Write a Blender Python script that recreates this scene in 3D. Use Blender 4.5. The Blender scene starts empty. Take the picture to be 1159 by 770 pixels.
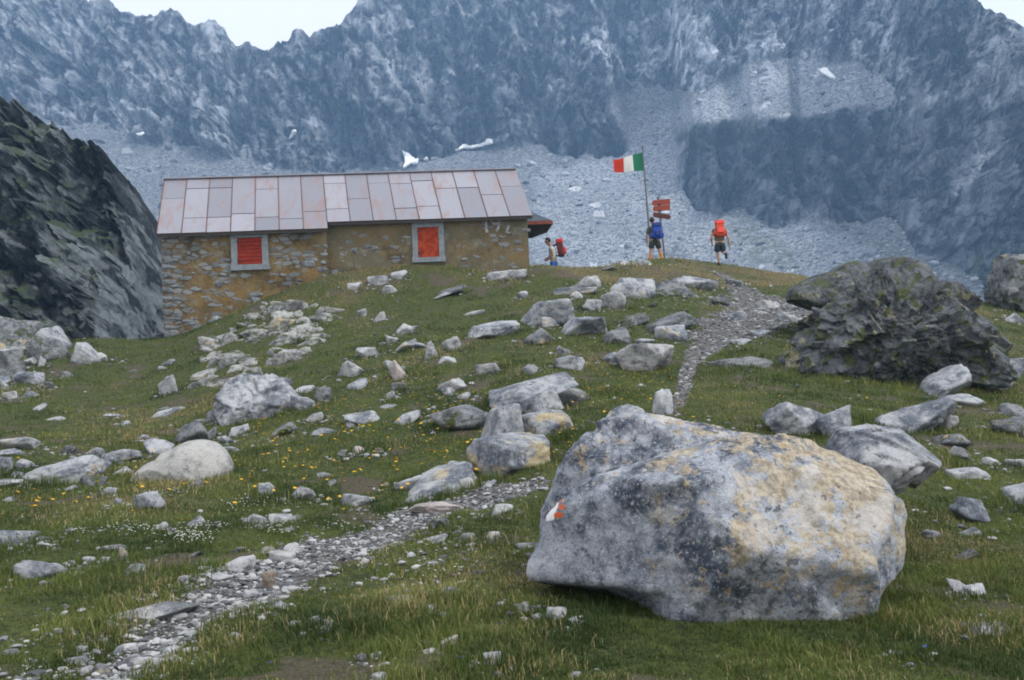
import bpy, math, random
import numpy as np
from mathutils import Vector, Matrix
from mathutils.bvhtree import BVHTree
R = math.radians
rng = np.random.default_rng(7)
random.seed(7)
scene = bpy.context.scene
C = scene.collection

# ------------------------------------------------------------------ camera
F = 1159*35/36.0
PITCH, ROLL = 2.3, 2.5
EYE = 1.6
p, ro = R(PITCH), R(ROLL)
fw = np.array([0, math.cos(p), math.sin(p)])
up0 = np.array([0, -math.sin(p), math.cos(p)])
rt0 = np.array([1.0, 0, 0])
rt = rt0*math.cos(ro) - up0*math.sin(ro)
up = up0*math.cos(ro) + rt0*math.sin(ro)
EYEP = np.array([0, 0, EYE])

def ray(u, v):
    u = np.asarray(u, float); v = np.asarray(v, float)
    a = (u-579.5)/F; b = (v-385)/F
    return fw + a[..., None]*rt - b[..., None]*up
def P(u, v, d):
    r = ray(u, v); d = np.asarray(d, float)
    return EYEP + r*(d/r[..., 1])[..., None]
def proj(X):
    X = np.asarray(X, float) - EYEP
    w = X @ fw
    return 579.5 + F*(X@rt)/w, 385 - F*(X@up)/w

cam = bpy.data.cameras.new('Camera'); cam.lens = 35; cam.sensor_width = 36
cam.clip_start = 0.1; cam.clip_end = 6000
co = bpy.data.objects.new('Camera', cam); C.objects.link(co)
m = Matrix(((rt[0], up[0], -fw[0], 0), (rt[1], up[1], -fw[1], 0), (rt[2], up[2], -fw[2], EYE), (0, 0, 0, 1)))
co.matrix_world = m
scene.camera = co

# ------------------------------------------------------------------ noise
_pr = np.random.default_rng(11)
PERM = _pr.permutation(512).astype(np.int64)
GR = _pr.normal(size=(512, 3)); GR /= np.linalg.norm(GR, axis=1)[:, None]
def _h(i, j, k):
    return PERM[(PERM[(PERM[i & 511] + j) & 511] + k) & 511]
def perlin(X):
    X = np.asarray(X, float)
    i = np.floor(X).astype(np.int64); f = X - i
    w = f*f*f*(f*(f*6-15)+10)
    out = 0
    for a in (0, 1):
        wa = w[..., 0] if a else 1-w[..., 0]
        for b in (0, 1):
            wb = w[..., 1] if b else 1-w[..., 1]
            for c in (0, 1):
                wc = w[..., 2] if c else 1-w[..., 2]
                g = GR[_h(i[..., 0]+a, i[..., 1]+b, i[..., 2]+c)]
                dd = g[..., 0]*(f[..., 0]-a)+g[..., 1]*(f[..., 1]-b)+g[..., 2]*(f[..., 2]-c)
                out = out + wa*wb*wc*dd
    return out*1.6
def fbm(X, octv=4, gain=.5, ridged=False):
    X = np.asarray(X, float); s = 0; a = 1; t = 0
    for o in range(octv):
        n = perlin(X*(2.03**o) + 17.3*o)
        if ridged: n = 1-2*np.abs(n)
        s = s + a*n; t += a; a *= gain
    return s/t
def worley(X):
    X = np.asarray(X, float)
    i = np.floor(X).astype(np.int64); f = X-i
    d1 = np.full(X.shape[:-1], 9.); d2 = d1.copy(); idv = np.zeros(X.shape[:-1], np.int64)
    for a in (-1, 0, 1):
        for b in (-1, 0, 1):
            for c in (-1, 0, 1):
                h = _h(i[..., 0]+a, i[..., 1]+b, i[..., 2]+c)
                pt = (GR[h]*.5+.5)
                d = (a+pt[..., 0]-f[..., 0])**2+(b+pt[..., 1]-f[..., 1])**2+(c+pt[..., 2]-f[..., 2])**2
                nw = d < d1
                d2 = np.where(nw, d1, np.minimum(d2, d)); idv = np.where(nw, h, idv); d1 = np.where(nw, d, d1)
    return np.sqrt(d1), np.sqrt(d2), idv
def shards(X, step=.6, tilt=.9):
    """relief of flat faces, each cell with its own height and tilt"""
    X = np.asarray(X, float)
    i = np.floor(X).astype(np.int64); f = X-i
    d1 = np.full(X.shape[:-1], 9.); idv = np.zeros(X.shape[:-1], np.int64); off = np.zeros(X.shape)
    for a in (-1, 0, 1):
        for b in (-1, 0, 1):
            for c in (-1, 0, 1):
                h = _h(i[..., 0]+a, i[..., 1]+b, i[..., 2]+c); pt = GR[h]*.42+.5
                dv = f-pt-np.array([a, b, c]); d = (dv**2).sum(-1); nw = d < d1
                d1 = np.where(nw, d, d1); idv = np.where(nw, h, idv); off = np.where(nw[..., None], dv, off)
    g = GR[(idv*7+3) & 511]
    return step*((idv % 31)/31.-.5)+tilt*(off*g).sum(-1), idv
def n2(x, y, s, o=3, z=0.):
    return fbm(np.stack([x*s, y*s, np.full_like(x, z)+.37], -1), o)

# ------------------------------------------------------------------ mesh helpers
def mk(name, V, Fc, mat=None, parent=None, smooth=True, loc=None, fmat=None, link=True):
    """V (n,3); Fc (m,k) array or list of arrays of equal width k"""
    V = np.asarray(V, np.float32)
    Fl = [np.asarray(f, np.int32) for f in (Fc if isinstance(Fc, list) else [Fc]) if len(f)]
    me = bpy.data.meshes.new(name)
    me.vertices.add(len(V)); me.vertices.foreach_set('co', V.ravel())
    tot = sum(f.size for f in Fl); npol = sum(len(f) for f in Fl)
    me.loops.add(tot); me.loops.foreach_set('vertex_index', np.concatenate([f.ravel() for f in Fl]))
    me.polygons.add(npol)
    ls = np.concatenate([np.full(len(f), f.shape[1], np.int32) for f in Fl])
    st = np.concatenate([[0], np.cumsum(ls)[:-1]]).astype(np.int32)
    me.polygons.foreach_set('loop_start', st)
    me.polygons.foreach_set('use_smooth', np.full(npol, smooth, bool))
    mats = mat if isinstance(mat, (list, tuple)) else [mat]
    for mm in mats:
        if mm: me.materials.append(mm)
    if fmat is not None: me.polygons.foreach_set('material_index', np.asarray(fmat, np.int32))
    me.update(calc_edges=True)
    o = bpy.data.objects.new(name, me)
    if link: C.objects.link(o)
    if parent: o.parent = parent
    if loc is not None: o.location = loc
    return o
def cattr(o, name, col):
    col = np.asarray(col, np.float32)
    if col.shape[1] == 3: col = np.hstack([col, np.ones((len(col), 1), np.float32)])
    a = o.data.attributes.new(name, 'FLOAT_COLOR', 'POINT'); a.data.foreach_set('color', col.ravel())
def tag(o, label=None, cat=None, group=None, kind=None):
    if label: o['label'] = label
    if cat: o['category'] = cat
    if group: o['group'] = group
    if kind: o['kind'] = kind
    return o
def empty(name, loc, rz=0):
    o = bpy.data.objects.new(name, None); C.objects.link(o); o.location = loc; o.rotation_euler = (0, 0, rz)
    o.empty_display_size = .1
    return o
def gridfaces(nr, nc):
    i = np.arange(nr*nc).reshape(nr, nc)
    return np.stack([i[:-1, :-1], i[:-1, 1:], i[1:, 1:], i[1:, :-1]], -1).reshape(-1, 4)
class MB:
    def __init__(s): s.V = []; s.Q = []; s.T = []; s.n = 0; s.qm = []; s.tm = []
    def add(s, V, Q=None, T=None, mi=0):
        V = np.asarray(V, float); s.V.append(V)
        if Q is not None and len(Q): s.Q.append(np.asarray(Q)+s.n); s.qm += [mi]*len(Q)
        if T is not None and len(T): s.T.append(np.asarray(T)+s.n); s.tm += [mi]*len(T)
        s.n += len(V)
    def box(s, c, size, M=None, mi=0, jit=0.):
        c = np.array(c, float); h = np.array(size, float)/2
        V = np.array([[x, y, z] for x in (-1, 1) for y in (-1, 1) for z in (-1, 1)])*h
        if jit: V = V + rng.normal(0, jit, V.shape)
        if M is not None: V = V@np.array(M).T
        V = V + c
        Q = [[0, 1, 3, 2], [4, 6, 7, 5], [0, 4, 5, 1], [2, 3, 7, 6], [0, 2, 6, 4], [1, 5, 7, 3]]
        s.add(V, Q, None, mi)
    def tube(s, pts, rad, n=10, mi=0):
        pts = np.array(pts, float); rad = np.broadcast_to(np.asarray(rad, float), (len(pts),))
        Vs = []
        for i, q in enumerate(pts):
            t = pts[min(i+1, len(pts)-1)]-pts[max(i-1, 0)]; t /= np.linalg.norm(t)
            a = np.cross(t, [0, 1, .01]) if abs(t[1]) < .9 else np.cross(t, [1, 0, 0]); a /= np.linalg.norm(a); b = np.cross(t, a)
            th = np.arange(n)*2*math.pi/n
            Vs.append(q + rad[i]*(np.cos(th)[:, None]*a+np.sin(th)[:, None]*b))
        k = len(pts); V = np.concatenate(Vs+[pts[:1], pts[-1:]])
        Q = []; T = []
        for i in range(k-1):
            for j in range(n):
                Q.append([i*n+j, i*n+(j+1) % n, (i+1)*n+(j+1) % n, (i+1)*n+j])
        for j in range(n):
            T.append([k*n, (j+1) % n, j]); T.append([k*n+1, (k-1)*n+j, (k-1)*n+(j+1) % n])
        s.add(V, Q, T, mi)
    def build(s, name, mat, parent=None, smooth=False, loc=None):
        fl = [x for x in ([np.concatenate(s.Q)] if s.Q else []) + ([np.concatenate(s.T)] if s.T else [])]
        return mk(name, np.concatenate(s.V), fl, mat, parent, smooth, loc, fmat=s.qm+s.tm)

import bmesh
def ico(level):
    bm = bmesh.new(); bmesh.ops.create_icosphere(bm, subdivisions=level, radius=1)
    V = np.array([v.co[:] for v in bm.verts]); T = np.array([[v.index for v in f.verts] for f in bm.faces]); bm.free()
    return V/np.linalg.norm(V, axis=1)[:, None], T
ICO = {k: ico(k) for k in (1, 2, 3, 4, 5, 6)}

# ------------------------------------------------------------------ materials
class NT:
    def __init__(s, name):
        s.m = bpy.data.materials.new(name); s.m.use_nodes = True; s.t = s.m.node_tree; s.n = s.t.nodes; s.l = s.t.links
        s.b = s.n['Principled BSDF']; s.b.inputs['Roughness'].default_value = .9
        s.b.inputs['Specular IOR Level'].default_value = .25
    def new(s, t, **k):
        n = s.n.new(t)
        for a, b in k.items(): setattr(n, a, b)
        return n
    def put(s, inp, v):
        if isinstance(v, bpy.types.NodeSocket): s.l.new(v, inp)
        elif v is not None:
            if isinstance(v, (tuple, list)) and len(v) == 3 and inp.type == 'RGBA': v = (*v, 1)
            inp.default_value = v
    def coord(s, kind='Object', rnd=True, scale=None):
        o = s.new('ShaderNodeTexCoord').outputs[kind]
        if rnd:
            oi = s.new('ShaderNodeObjectInfo'); mu = s.math('MULTIPLY', oi.outputs['Random'], 57.)
            a = s.new('ShaderNodeVectorMath', operation='ADD'); s.l.new(o, a.inputs[0]); s.l.new(mu, a.inputs[1]); o = a.outputs[0]
        if scale:
            mp = s.new('ShaderNodeMapping'); mp.inputs['Scale'].default_value = scale; s.l.new(o, mp.inputs[0]); o = mp.outputs[0]
        return o
    def noise(s, vec, scale, detail=6, rough=.6, dist=0., out='Fac'):
        n = s.new('ShaderNodeTexNoise'); s.put(n.inputs['Vector'], vec)
        n.inputs['Scale'].default_value = scale; n.inputs['Detail'].default_value = detail
        n.inputs['Roughness'].default_value = rough; n.inputs['Distortion'].default_value = dist
        return n.outputs[out]
    def vor(s, vec, scale, feature='F1', out='Distance', rnd=1.):
        n = s.new('ShaderNodeTexVoronoi', feature=feature); s.put(n.inputs['Vector'], vec); n.inputs['Scale'].default_value = scale
        n.inputs['Randomness'].default_value = rnd
        return n.outputs[out]
    def math(s, op, a, b=None, c=None, clamp=False):
        n = s.new('ShaderNodeMath', operation=op, use_clamp=clamp); s.put(n.inputs[0], a)
        if b is not None: s.put(n.inputs[1], b)
        if c is not None: s.put(n.inputs[2], c)
        return n.outputs[0]
    def ramp(s, v, a, b, c0=0., c1=1.):
        n = s.new('ShaderNodeMapRange', interpolation_type='SMOOTHSTEP'); s.put(n.inputs[0], v)
        for i, x in enumerate((a, b, c0, c1)): s.put(n.inputs[i+1], x)
        return n.outputs[0]
    def mix(s, f, a, b, mode='MIX'):
        n = s.new('ShaderNodeMix', data_type='RGBA', blend_type=mode); s.put(n.inputs[0], f); s.put(n.inputs[6], a); s.put(n.inputs[7], b)
        return n.outputs[2]
    def bump(s, h, strength=.5, dist=.02, nrm=None):
        n = s.new('ShaderNodeBump'); n.inputs['Strength'].default_value = strength; n.inputs['Distance'].default_value = dist
        s.put(n.inputs['Height'], h)
        if nrm is not None: s.put(n.inputs['Normal'], nrm)
        return n.outputs[0]
    def attr(s, name, out='Color'):
        n = s.new('ShaderNodeAttribute', attribute_name=name); return n.outputs[out]
    def sep(s, v):
        n = s.new('ShaderNodeSeparateXYZ'); s.put(n.inputs[0], v); return n.outputs
    def done(s, col, nrm=None, rough=None):
        s.put(s.b.inputs['Base Color'], col)
        if nrm is not None: s.put(s.b.inputs['Normal'], nrm)
        if rough is not None: s.put(s.b.inputs['Roughness'], rough)
        return s.m

def plain(name, col, rough=.8, var=.25, scale=12):
    s = NT(name); c = s.coord()
    n = s.noise(c, scale, 4)
    col2 = tuple(x*(1-var) for x in col)
    return s.done(s.mix(s.ramp(n, .3, .7), col2, col), None, rough)

def rock_mat(name, dark, light, lich=.0, lichcol=(.36, .30, .18), black=.5, moss=.0, sc=1., bias=0., speck=.5, extra=None):
    s = NT(name); c = s.coord()
    big = s.noise(c, 1.6*sc, 8, .62, .4)
    f = s.ramp(s.math('ADD', s.math('MULTIPLY', big, .6), s.math('MULTIPLY', s.noise(c, 8*sc, 6, .7), .4)), .40+bias, .58+bias)
    col = s.mix(f, dark, light)
    fine = s.noise(c, 38*sc, 5, .7)
    col = s.mix(s.math('MULTIPLY', s.ramp(fine, .52, .68), speck), col, (.52, .52, .53))
    fine2 = s.noise(c, 55*sc, 4, .7, out='Fac')
    col = s.mix(s.math('MULTIPLY', s.ramp(fine2, .54, .70), speck*1.2, clamp=True), col, (.045, .05, .06))
    # black crustose lichen spots
    if black:
        b1 = s.noise(c, 9*sc, 5, .6)
        col = s.mix(s.math('MULTIPLY', s.ramp(b1, .60, .66), black, clamp=True), col, (.05, .055, .06))
    if lich:
        l1 = s.noise(c, 3.2*sc, 7, .66, .6); l2 = s.noise(c, 1.1*sc, 3, .5)
        lf = s.ramp(s.math('ADD', s.math('MULTIPLY', l2, .8), l1), 1.14-lich*.28, 1.24-lich*.28)
        lc = s.mix(s.ramp(s.noise(c, 20*sc, 4), .4, .6), lichcol, tuple(min(1, x*1.35) for x in lichcol))
        col = s.mix(s.math('MULTIPLY', lf, .85), col, lc)
    if moss:
        g1 = s.noise(c, 2.5*sc, 6, .6)
        col = s.mix(s.ramp(g1, .62-moss*.2, .70-moss*.2), col, (.06, .075, .03))
    if extra: col = extra(s, col)
    h = s.math('ADD', s.noise(c, 7*sc, 10, .68), s.math('MULTIPLY', s.vor(c, 5*sc, 'F1'), .5))
    return s.done(col, s.bump(h, .85, .06/sc), .92)

ROCK = rock_mat('rock_pale', (.095, .115, .15), (.40, .42, .45), lich=.22, black=.5)
ROCKL = rock_mat('rock_lichened', (.09, .11, .145), (.36, .375, .40), lich=.42, black=.8)
ROCKD = rock_mat('rock_dark', (.045, .053, .060), (.20, .215, .235), lich=.25, black=.8, moss=.3)
ROCKW = rock_mat('rock_white', (.13, .14, .155), (.42, .43, .445), lich=.2, black=.5)
ROCKP = rock_mat('rock_pinkish', (.28, .25, .24), (.42, .38, .37), lich=.0, black=.2)
ROCKB = rock_mat('rock_brown', (.10, .08, .06), (.26, .21, .17), lich=.1, black=.4)
OUTC = rock_mat('rock_outcrop', (.07, .075, .08), (.36, .37, .36), lich=.25, black=.9, moss=.45)
MATS = dict(p=ROCK, l=ROCKL, d=ROCKD, w=ROCKW, k=ROCKP, b=ROCKB)

# ------------------------------------------------------------------ ground shape
CP = []
def cp(v, *uds):
    for u, d in uds:
        q = P(u, v, d); CP.append((q[0]/q[1], math.log(q[1]), (q[2]-EYE)/q[1]))
def cz(u, d, z):   # explicit height relative to the eye
    x = (u-579.5)/F; CP.append((x, math.log(d), z/d))
cp(770, (0, 5.0), (300, 4.9), (600, 4.8), (900, 4.8), (1159, 4.9))
cp(690, (0, 6.6), (300, 6.4), (600, 6.2), (900, 6.3), (1159, 6.3))
cp(620, (0, 9), (300, 8.7), (560, 8.3), (1100, 8.3))
cp(570, (0, 11.5), (250, 11), (450, 11), (600, 10), (1100, 10.2))
cp(530, (0, 14.5), (200, 14), (400, 13), (600, 11.8), (1100, 12))
cp(490, (0, 18.5), (200, 18), (400, 15.5), (600, 13.8), (800, 13), (1000, 13.5), (1150, 14))
cp(450, (0, 24), (150, 24), (300, 20), (450, 18), (600, 16.5), (750, 16), (900, 16), (1050, 17), (1159, 18))
cp(410, (60, 28), (200, 28), (300, 24), (450, 21.5), (600, 20), (750, 20), (900, 20), (1159, 22))
cp(385, (120, 32), (185, 32))
cp(370, (240, 31), (350, 28), (500, 26), (650, 24.5), (850, 24.5), (1050, 25), (1159, 27))
cp(340, (300, 32), (400, 30.5), (500, 29.5), (650, 28.5), (850, 30), (1100, 33))
cp(315, (370, 32.6), (450, 32), (560, 32.5), (700, 33), (850, 35))
cp(301, (445, 33.4), (520, 34), (610, 34.5), (700, 36.5))
cp(298.5, (740, 37.8), (800, 38))
cp(306, (850, 38.5))
cp(314, (900, 38)); cp(330, (1000, 37)); cp(352, (1140, 35))
cz(627, 37, 3.55); cz(560, 37, 3.6); cz(300, 37, 2.6); cz(120, 37, 1.8)
for u in (-300, -50, 200, 450, 700, 950, 1200, 1450):
    cz(u, 43, 1.2); cz(u, 70, -6.); cz(u, 150, -12.); cz(u, 420, -38.); cz(u, 900, -80)
CP = np.array(CP)
def _ker(a, b): return np.sqrt((1.6*(a[:, None, 0]-b[None, :, 0]))**2 + (a[:, None, 1]-b[None, :, 1])**2 + .05**2)
_A = _ker(CP, CP) + 2e-3*np.eye(len(CP)); _n = len(CP)
_M = np.zeros((_n+3, _n+3)); _M[:_n, :_n] = _A; _M[:_n, _n] = 1; _M[:_n, _n+1:] = CP[:, :2]; _M[_n:, :_n] = _M[:_n, _n:].T
_W = np.linalg.solve(_M, np.concatenate([CP[:, 2], [0, 0, 0]]))
def _gzx(x, y):
    x = np.asarray(x, float); y = np.asarray(y, float); sh = np.broadcast(x, y).shape
    x = np.broadcast_to(x, sh).ravel(); y = np.broadcast_to(y, sh).ravel()
    yc = np.clip(y, 4.6, 900); az = np.clip(x/yc, -.72, .72)
    out = np.empty(len(x))
    for k in range(0, len(x), 40000):
        q = np.stack([az[k:k+40000], np.log(yc[k:k+40000])], -1)
        t = _ker(q, CP)@_W[:_n] + _W[_n] + q@_W[_n+1:]
        out[k:k+40000] = t*yc[k:k+40000]+EYE
    return out.reshape(sh)

_la = np.linspace(-.72, .72, 361); _ly = np.linspace(math.log(4.6), math.log(900), 900)
_LT = (_gzx(_la[None, :]*np.exp(_ly)[:, None], np.exp(_ly)[:, None])-EYE)/np.exp(_ly)[:, None]
def gz0(x, y):
    x = np.asarray(x, float); y = np.asarray(y, float)
    yc = np.clip(y, 4.6, 899.); a = np.clip(x/yc, -.72, .72)
    fa = (a+.72)/(_la[1]-_la[0]); fy = (np.log(yc)-_ly[0])/(_ly[1]-_ly[0])
    i = np.clip(fa.astype(int), 0, len(_la)-2); j = np.clip(fy.astype(int), 0, len(_ly)-2); u = fa-i; w = fy-j
    t = (_LT[j, i]*(1-u)+_LT[j, i+1]*u)*(1-w)+(_LT[j+1, i]*(1-u)+_LT[j+1, i+1]*u)*w
    return t*yc+EYE
def hit0(u, v, g=None, y0=3.0, y1=45.0):
    """first point where the sight ray meets the ground"""
    g = g or gz
    u = np.atleast_1d(np.asarray(u, float)); v = np.atleast_1d(np.asarray(v, float))
    r = ray(u, v); r = r/r[:, 1:2]
    y = np.full(len(u), y0); done = np.zeros(len(u), bool); res = np.full(len(u), np.nan)
    step = .02
    while (~done).any() and y.min() < y1:
        yn = np.where(done, y, y*(1+step))
        q = EYEP + r*yn[:, None]
        h = q[:, 2] < g(q[:, 0], q[:, 1])
        nw = h & ~done
        res[nw] = yn[nw]; done |= nw; y = np.where(done, y, yn)
        if (yn[~done] > y1).all(): break
    # refine
    lo = res/(1+step); hi = res.copy()
    for _ in range(10):
        mid = (lo+hi)/2; q = EYEP + r*np.nan_to_num(mid, nan=10)[:, None]
        b = q[:, 2] < g(q[:, 0], q[:, 1]); hi = np.where(b, mid, hi); lo = np.where(b, lo, mid)
    return EYEP + r*hi[:, None]

PATHS = [
 [(60, 800, 50), (130, 760, 50), (190, 715, 50), (245, 685, 52), (310, 650, 62), (380, 622, 60), (440, 598, 50), (490, 575, 55), (545, 563, 48), (590, 550, 30)],
 [(745, 474, 5), (768, 460, 7), (775, 435, 8), (782, 412, 9), (802, 388, 24), (842, 366, 60), (878, 350, 62), (855, 334, 30), (832, 322, 10), (814, 309, 8)]]
PW = []
for pl in PATHS:
    a = np.array(pl, float); h = hit0(a[:, 0], a[:, 1], gz0)
    PW.append((h[:, :2], a[:, 2]*h[:, 1]/F))
def pathd(x, y):
    """distance to the path centre line divided by its half width"""
    best = np.full(np.shape(x), 99.)
    for pts, w in PW:
        for i in range(len(pts)-1):
            a, b = pts[i], pts[i+1]; ab = b-a; L = ab@ab
            t = np.clip(((x-a[0])*ab[0]+(y-a[1])*ab[1])/L, 0, 1)
            d = np.hypot(x-a[0]-t*ab[0], y-a[1]-t*ab[1])/(w[i]+(w[i+1]-w[i])*t)
            best = np.minimum(best, d)
    return best
def pathmask(x, y):
    d = pathd(x, y) + .75*n2(x, y, 1.0, 5, 5.) + .45*n2(x, y, 4.5, 3, 15.)
    return np.clip((1.12-d)/.5, 0, 1)
def gz(x, y):
    x = np.asarray(x, float); y = np.asarray(y, float)
    z = gz0(x, y)
    near = np.clip((60-y)/20, 0, 1)
    z = z + near*(.10*n2(x, y, .55, 4) + .035*n2(x, y, 2.6, 3, 3.)) - .05*np.clip(1.2-pathd(x, y), 0, 1)*near
    return z

ys = np.concatenate([np.linspace(-7, 3.4, 24), np.geomspace(3.5, 46, 560), np.geomspace(47, 900, 60)])
az = np.linspace(-1, 1, 560); az = .95*np.sign(az)*np.abs(az)**1.15
Y = np.repeat(ys[:, None], len(az), 1); X = az[None, :]*(Y+8.5)
Z = gz(X, Y)
pm = pathmask(X, Y)*np.clip((48-Y)/4, 0, 1)
Z = Z + pm*.02*n2(X, Y, 9, 2, 9.)
GV = np.stack([X, Y, Z], -1).reshape(-1, 3); GF = gridfaces(*X.shape)
# dryness (straw) and bare soil as properties of the turf itself
dry = np.clip(.45+1.1*n2(X, Y, .35, 4, 2.)+.5*n2(X, Y, 1.7, 3, 4.), 0, 1)
crest = np.clip((Y-30)/5, 0, 1)*(Z > 4.4)
dry = np.clip(dry*.75+.55*crest, 0, 1)
bare = np.clip((n2(X, Y, 1.1, 4, 8.)-.22)/.12, 0, 1)*.8
far = np.clip((Y-42)/10, 0, 1)

def ground_mat():
    s = NT('turf_and_gravel'); c = s.coord(rnd=False)
    a = s.sep(s.attr('mask'))
    n1 = s.noise(c, 14, 8, .7); n3 = s.noise(c, 60, 4, .7)
    green = s.mix(s.ramp(n1, .35, .65), (.024, .034, .011), (.085, .105, .028))
    straw = s.mix(s.ramp(n3, .35, .65), (.075, .062, .032), (.17, .145, .075))
    col = s.mix(s.ramp(s.math('ADD', a[1], s.math('MULTIPLY', s.math('SUBTRACT', n1, .5), 1.2)), .45, .95), green, straw)
    soil = s.mix(s.ramp(n3, .3, .7), (.045, .034, .026), (.13, .105, .085))
    col = s.mix(a[2], col, soil)
    vc = s.vor(c, 26, 'F1', 'Color'); vs = s.sep(vc)
    vd = s.vor(c, 26, 'F1', 'Distance')
    gr = s.mix(s.ramp(n1, .4, .6, 0, .55), s.mix(vs[0], (.08, .083, .09), (.27, .28, .295)), soil)
    gr = s.mix(s.ramp(vd, .35, .75), gr, (.07, .065, .06))
    col = s.mix(s.ramp(s.math('ADD', a[0], s.math('MULTIPLY', s.math('SUBTRACT', n1, .5), .8)), .4, .6), col, gr)
    h = s.math('ADD', n1, s.math('MULTIPLY', vd, -.6))
    return s.done(col, s.bump(h, .9, .05), .95)
ground = mk('ground', GV, GF, ground_mat()); tag(ground, kind='structure')
cattr(ground, 'mask', np.stack([pm.ravel(), dry.ravel(), np.maximum(bare*(1-far), .0*far).ravel()], -1))

# ------------------------------------------------------------------ the mountain cirque
def pip(u, v, poly):
    u = np.asarray(u); inside = np.zeros(u.shape, bool); n = len(poly)
    for i in range(n):
        x1, y1 = poly[i]; x2, y2 = poly[(i+1) % n]
        if y1 == y2: continue
        c = ((v < y1) != (v < y2)) & (u < (x2-x1)*(v-y1)/(y2-y1)+x1)
        inside ^= c
    return inside
SKY = [(-400, 60), (-250, -10), (-100, -40), (0, -45), (60, -20), (92, -4), (100, 3), (106, -3), (114, -8), (122, -1), (128, 6), (140, 16), (148, 15), (155, 19), (164, 19), (176, 19), (186, 14), (195, 12), (205, 16), (212, 25), (221, 27), (231, 27), (242, 23), (249, 30), (255, 33), (259, 44), (266, 53), (273, 54), (279, 46), (284, 51), (291, 56), (300, 60), (308, 56), (315, 50), (322, 47), (327, 46), (331, 36), (337, 35), (345, 37), (350, 43), (355, 38), (362, 36), (370, 31), (380, 30), (388, 27), (392, 18), (398, 13), (404, 3), (412, -10), (480, -70), (600, -110), (800, -130), (950, -110), (1050, -50), (1085, -14), (1102, -2), (1109, 4), (1118, 9), (1127, 13), (1133, 13), (1139, 21), (1148, 23), (1159, 31), (1200, 55), (1300, 120), (1500, 180), (1700, 200)]
SKYA = np.array(SKY, float)
SCREE = [
 [(-500, 500), (-500, 130), (60, 140), (110, 143), (150, 158), (205, 166), (260, 172), (330, 190), (385, 192), (440, 190), (492, 179), (520, 168), (560, 172), (600, 160), (612, 158), (640, 172), (680, 180), (705, 178), (712, 160), (690, 120), (696, 98), (715, 104), (735, 122), (752, 136), (770, 142), (765, 170), (762, 200), (790, 236), (800, 244), (815, 240), (838, 232), (862, 252), (885, 258), (903, 250), (908, 226), (916, 246), (950, 256), (985, 252), (1012, 246), (1018, 240), (1030, 262), (1042, 284), (1080, 300), (1120, 330), (1700, 420), (1700, 500)],
 [(740, 140), (765, 122), (800, 104), (825, 86), (850, 70), (900, 64), (962, 67), (1010, 86), (1026, 104), (1010, 120), (960, 125), (900, 133), (850, 133), (815, 142), (770, 146)],
 [(700, 108), (720, 96), (760, 100), (800, 96), (830, 86), (820, 104), (780, 128), (740, 140)],
 [(1078, 218), (1090, 196), (1112, 168), (1124, 168), (1120, 182), (1096, 208), (1084, 222)],
]
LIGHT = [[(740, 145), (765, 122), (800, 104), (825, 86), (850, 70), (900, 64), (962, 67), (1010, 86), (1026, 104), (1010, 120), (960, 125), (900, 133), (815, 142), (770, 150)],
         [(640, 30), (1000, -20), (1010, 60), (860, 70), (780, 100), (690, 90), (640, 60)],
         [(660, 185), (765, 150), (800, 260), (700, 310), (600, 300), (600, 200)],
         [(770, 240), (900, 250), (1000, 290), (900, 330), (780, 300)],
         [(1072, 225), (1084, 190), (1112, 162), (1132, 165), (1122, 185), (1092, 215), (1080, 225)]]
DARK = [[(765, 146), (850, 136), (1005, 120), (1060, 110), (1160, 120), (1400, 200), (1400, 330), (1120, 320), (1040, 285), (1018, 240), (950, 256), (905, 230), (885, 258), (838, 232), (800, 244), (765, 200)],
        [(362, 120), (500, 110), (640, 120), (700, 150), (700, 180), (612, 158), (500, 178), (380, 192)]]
GREEN = [[(815, 240), (870, 252), (900, 300), (850, 300), (800, 270)], [(760, 142), (860, 130), (850, 150), (770, 165)], [(1090, 300), (1200, 260), (1200, 380), (1120, 340)]]

NA, NR, NB = 980, 400, 8
aza = np.linspace(-.86, .86, NA)
def vsky_at(a):
    """elevation tangent of the skyline at azimuth a"""
    q = P(SKYA[:, 0], SKYA[:, 1], 500.); q = q-EYEP
    return np.interp(a, q[:, 0]/q[:, 1], q[:, 2]/q[:, 1])
ttop = vsky_at(aza)
ttop = ttop + .0045*fbm(np.stack([aza*70, aza*0+.3, aza*0], -1), 4, .65) + .0065*np.abs(fbm(np.stack([aza*180, aza*0+.9, aza*0], -1), 3, .7))
tb = -.05
q = np.linspace(0, 1, NR)
T_ = tb + (ttop[None, :]-tb)*q[:, None]
A_ = np.repeat(aza[None, :], NR, 0)
U_, V_ = proj(np.stack([A_, np.ones_like(A_), T_], -1)*500 + EYEP)
W3 = np.stack([U_/60, V_/60, U_*0], -1)
wu = U_ + 16*fbm(W3, 5, .6)+7*fbm(W3*4+40, 4, .65); wv = V_ + 14*fbm(W3+9, 5, .6)+8*fbm(W3*4+20, 4, .65)
def maskof(polys, blur=2):
    mth = np.zeros(U_.shape)
    for pl in polys: mth = np.maximum(mth, pip(wu, wv, pl).astype(float))
    for _ in range(blur):
        a = np.pad(mth, 1, mode='edge')
        mth = (a[:-2, 1:-1]+a[2:, 1:-1]+a[1:-1, :-2]+a[1:-1, 2:]+2*mth)/6
    return mth
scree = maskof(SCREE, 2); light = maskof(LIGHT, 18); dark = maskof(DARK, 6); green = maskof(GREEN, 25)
S_ = scree*(.66+.34*np.clip((T_-.19)/.05, 0, 1)) + (1-scree)*(1.9+.9*fbm(W3*1.3+3, 4))
S_ = np.maximum(S_, .60)
dt = np.diff(T_, axis=0, prepend=T_[:1])
lr = np.cumsum(dt/np.maximum(S_-T_, .12), axis=0)
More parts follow.
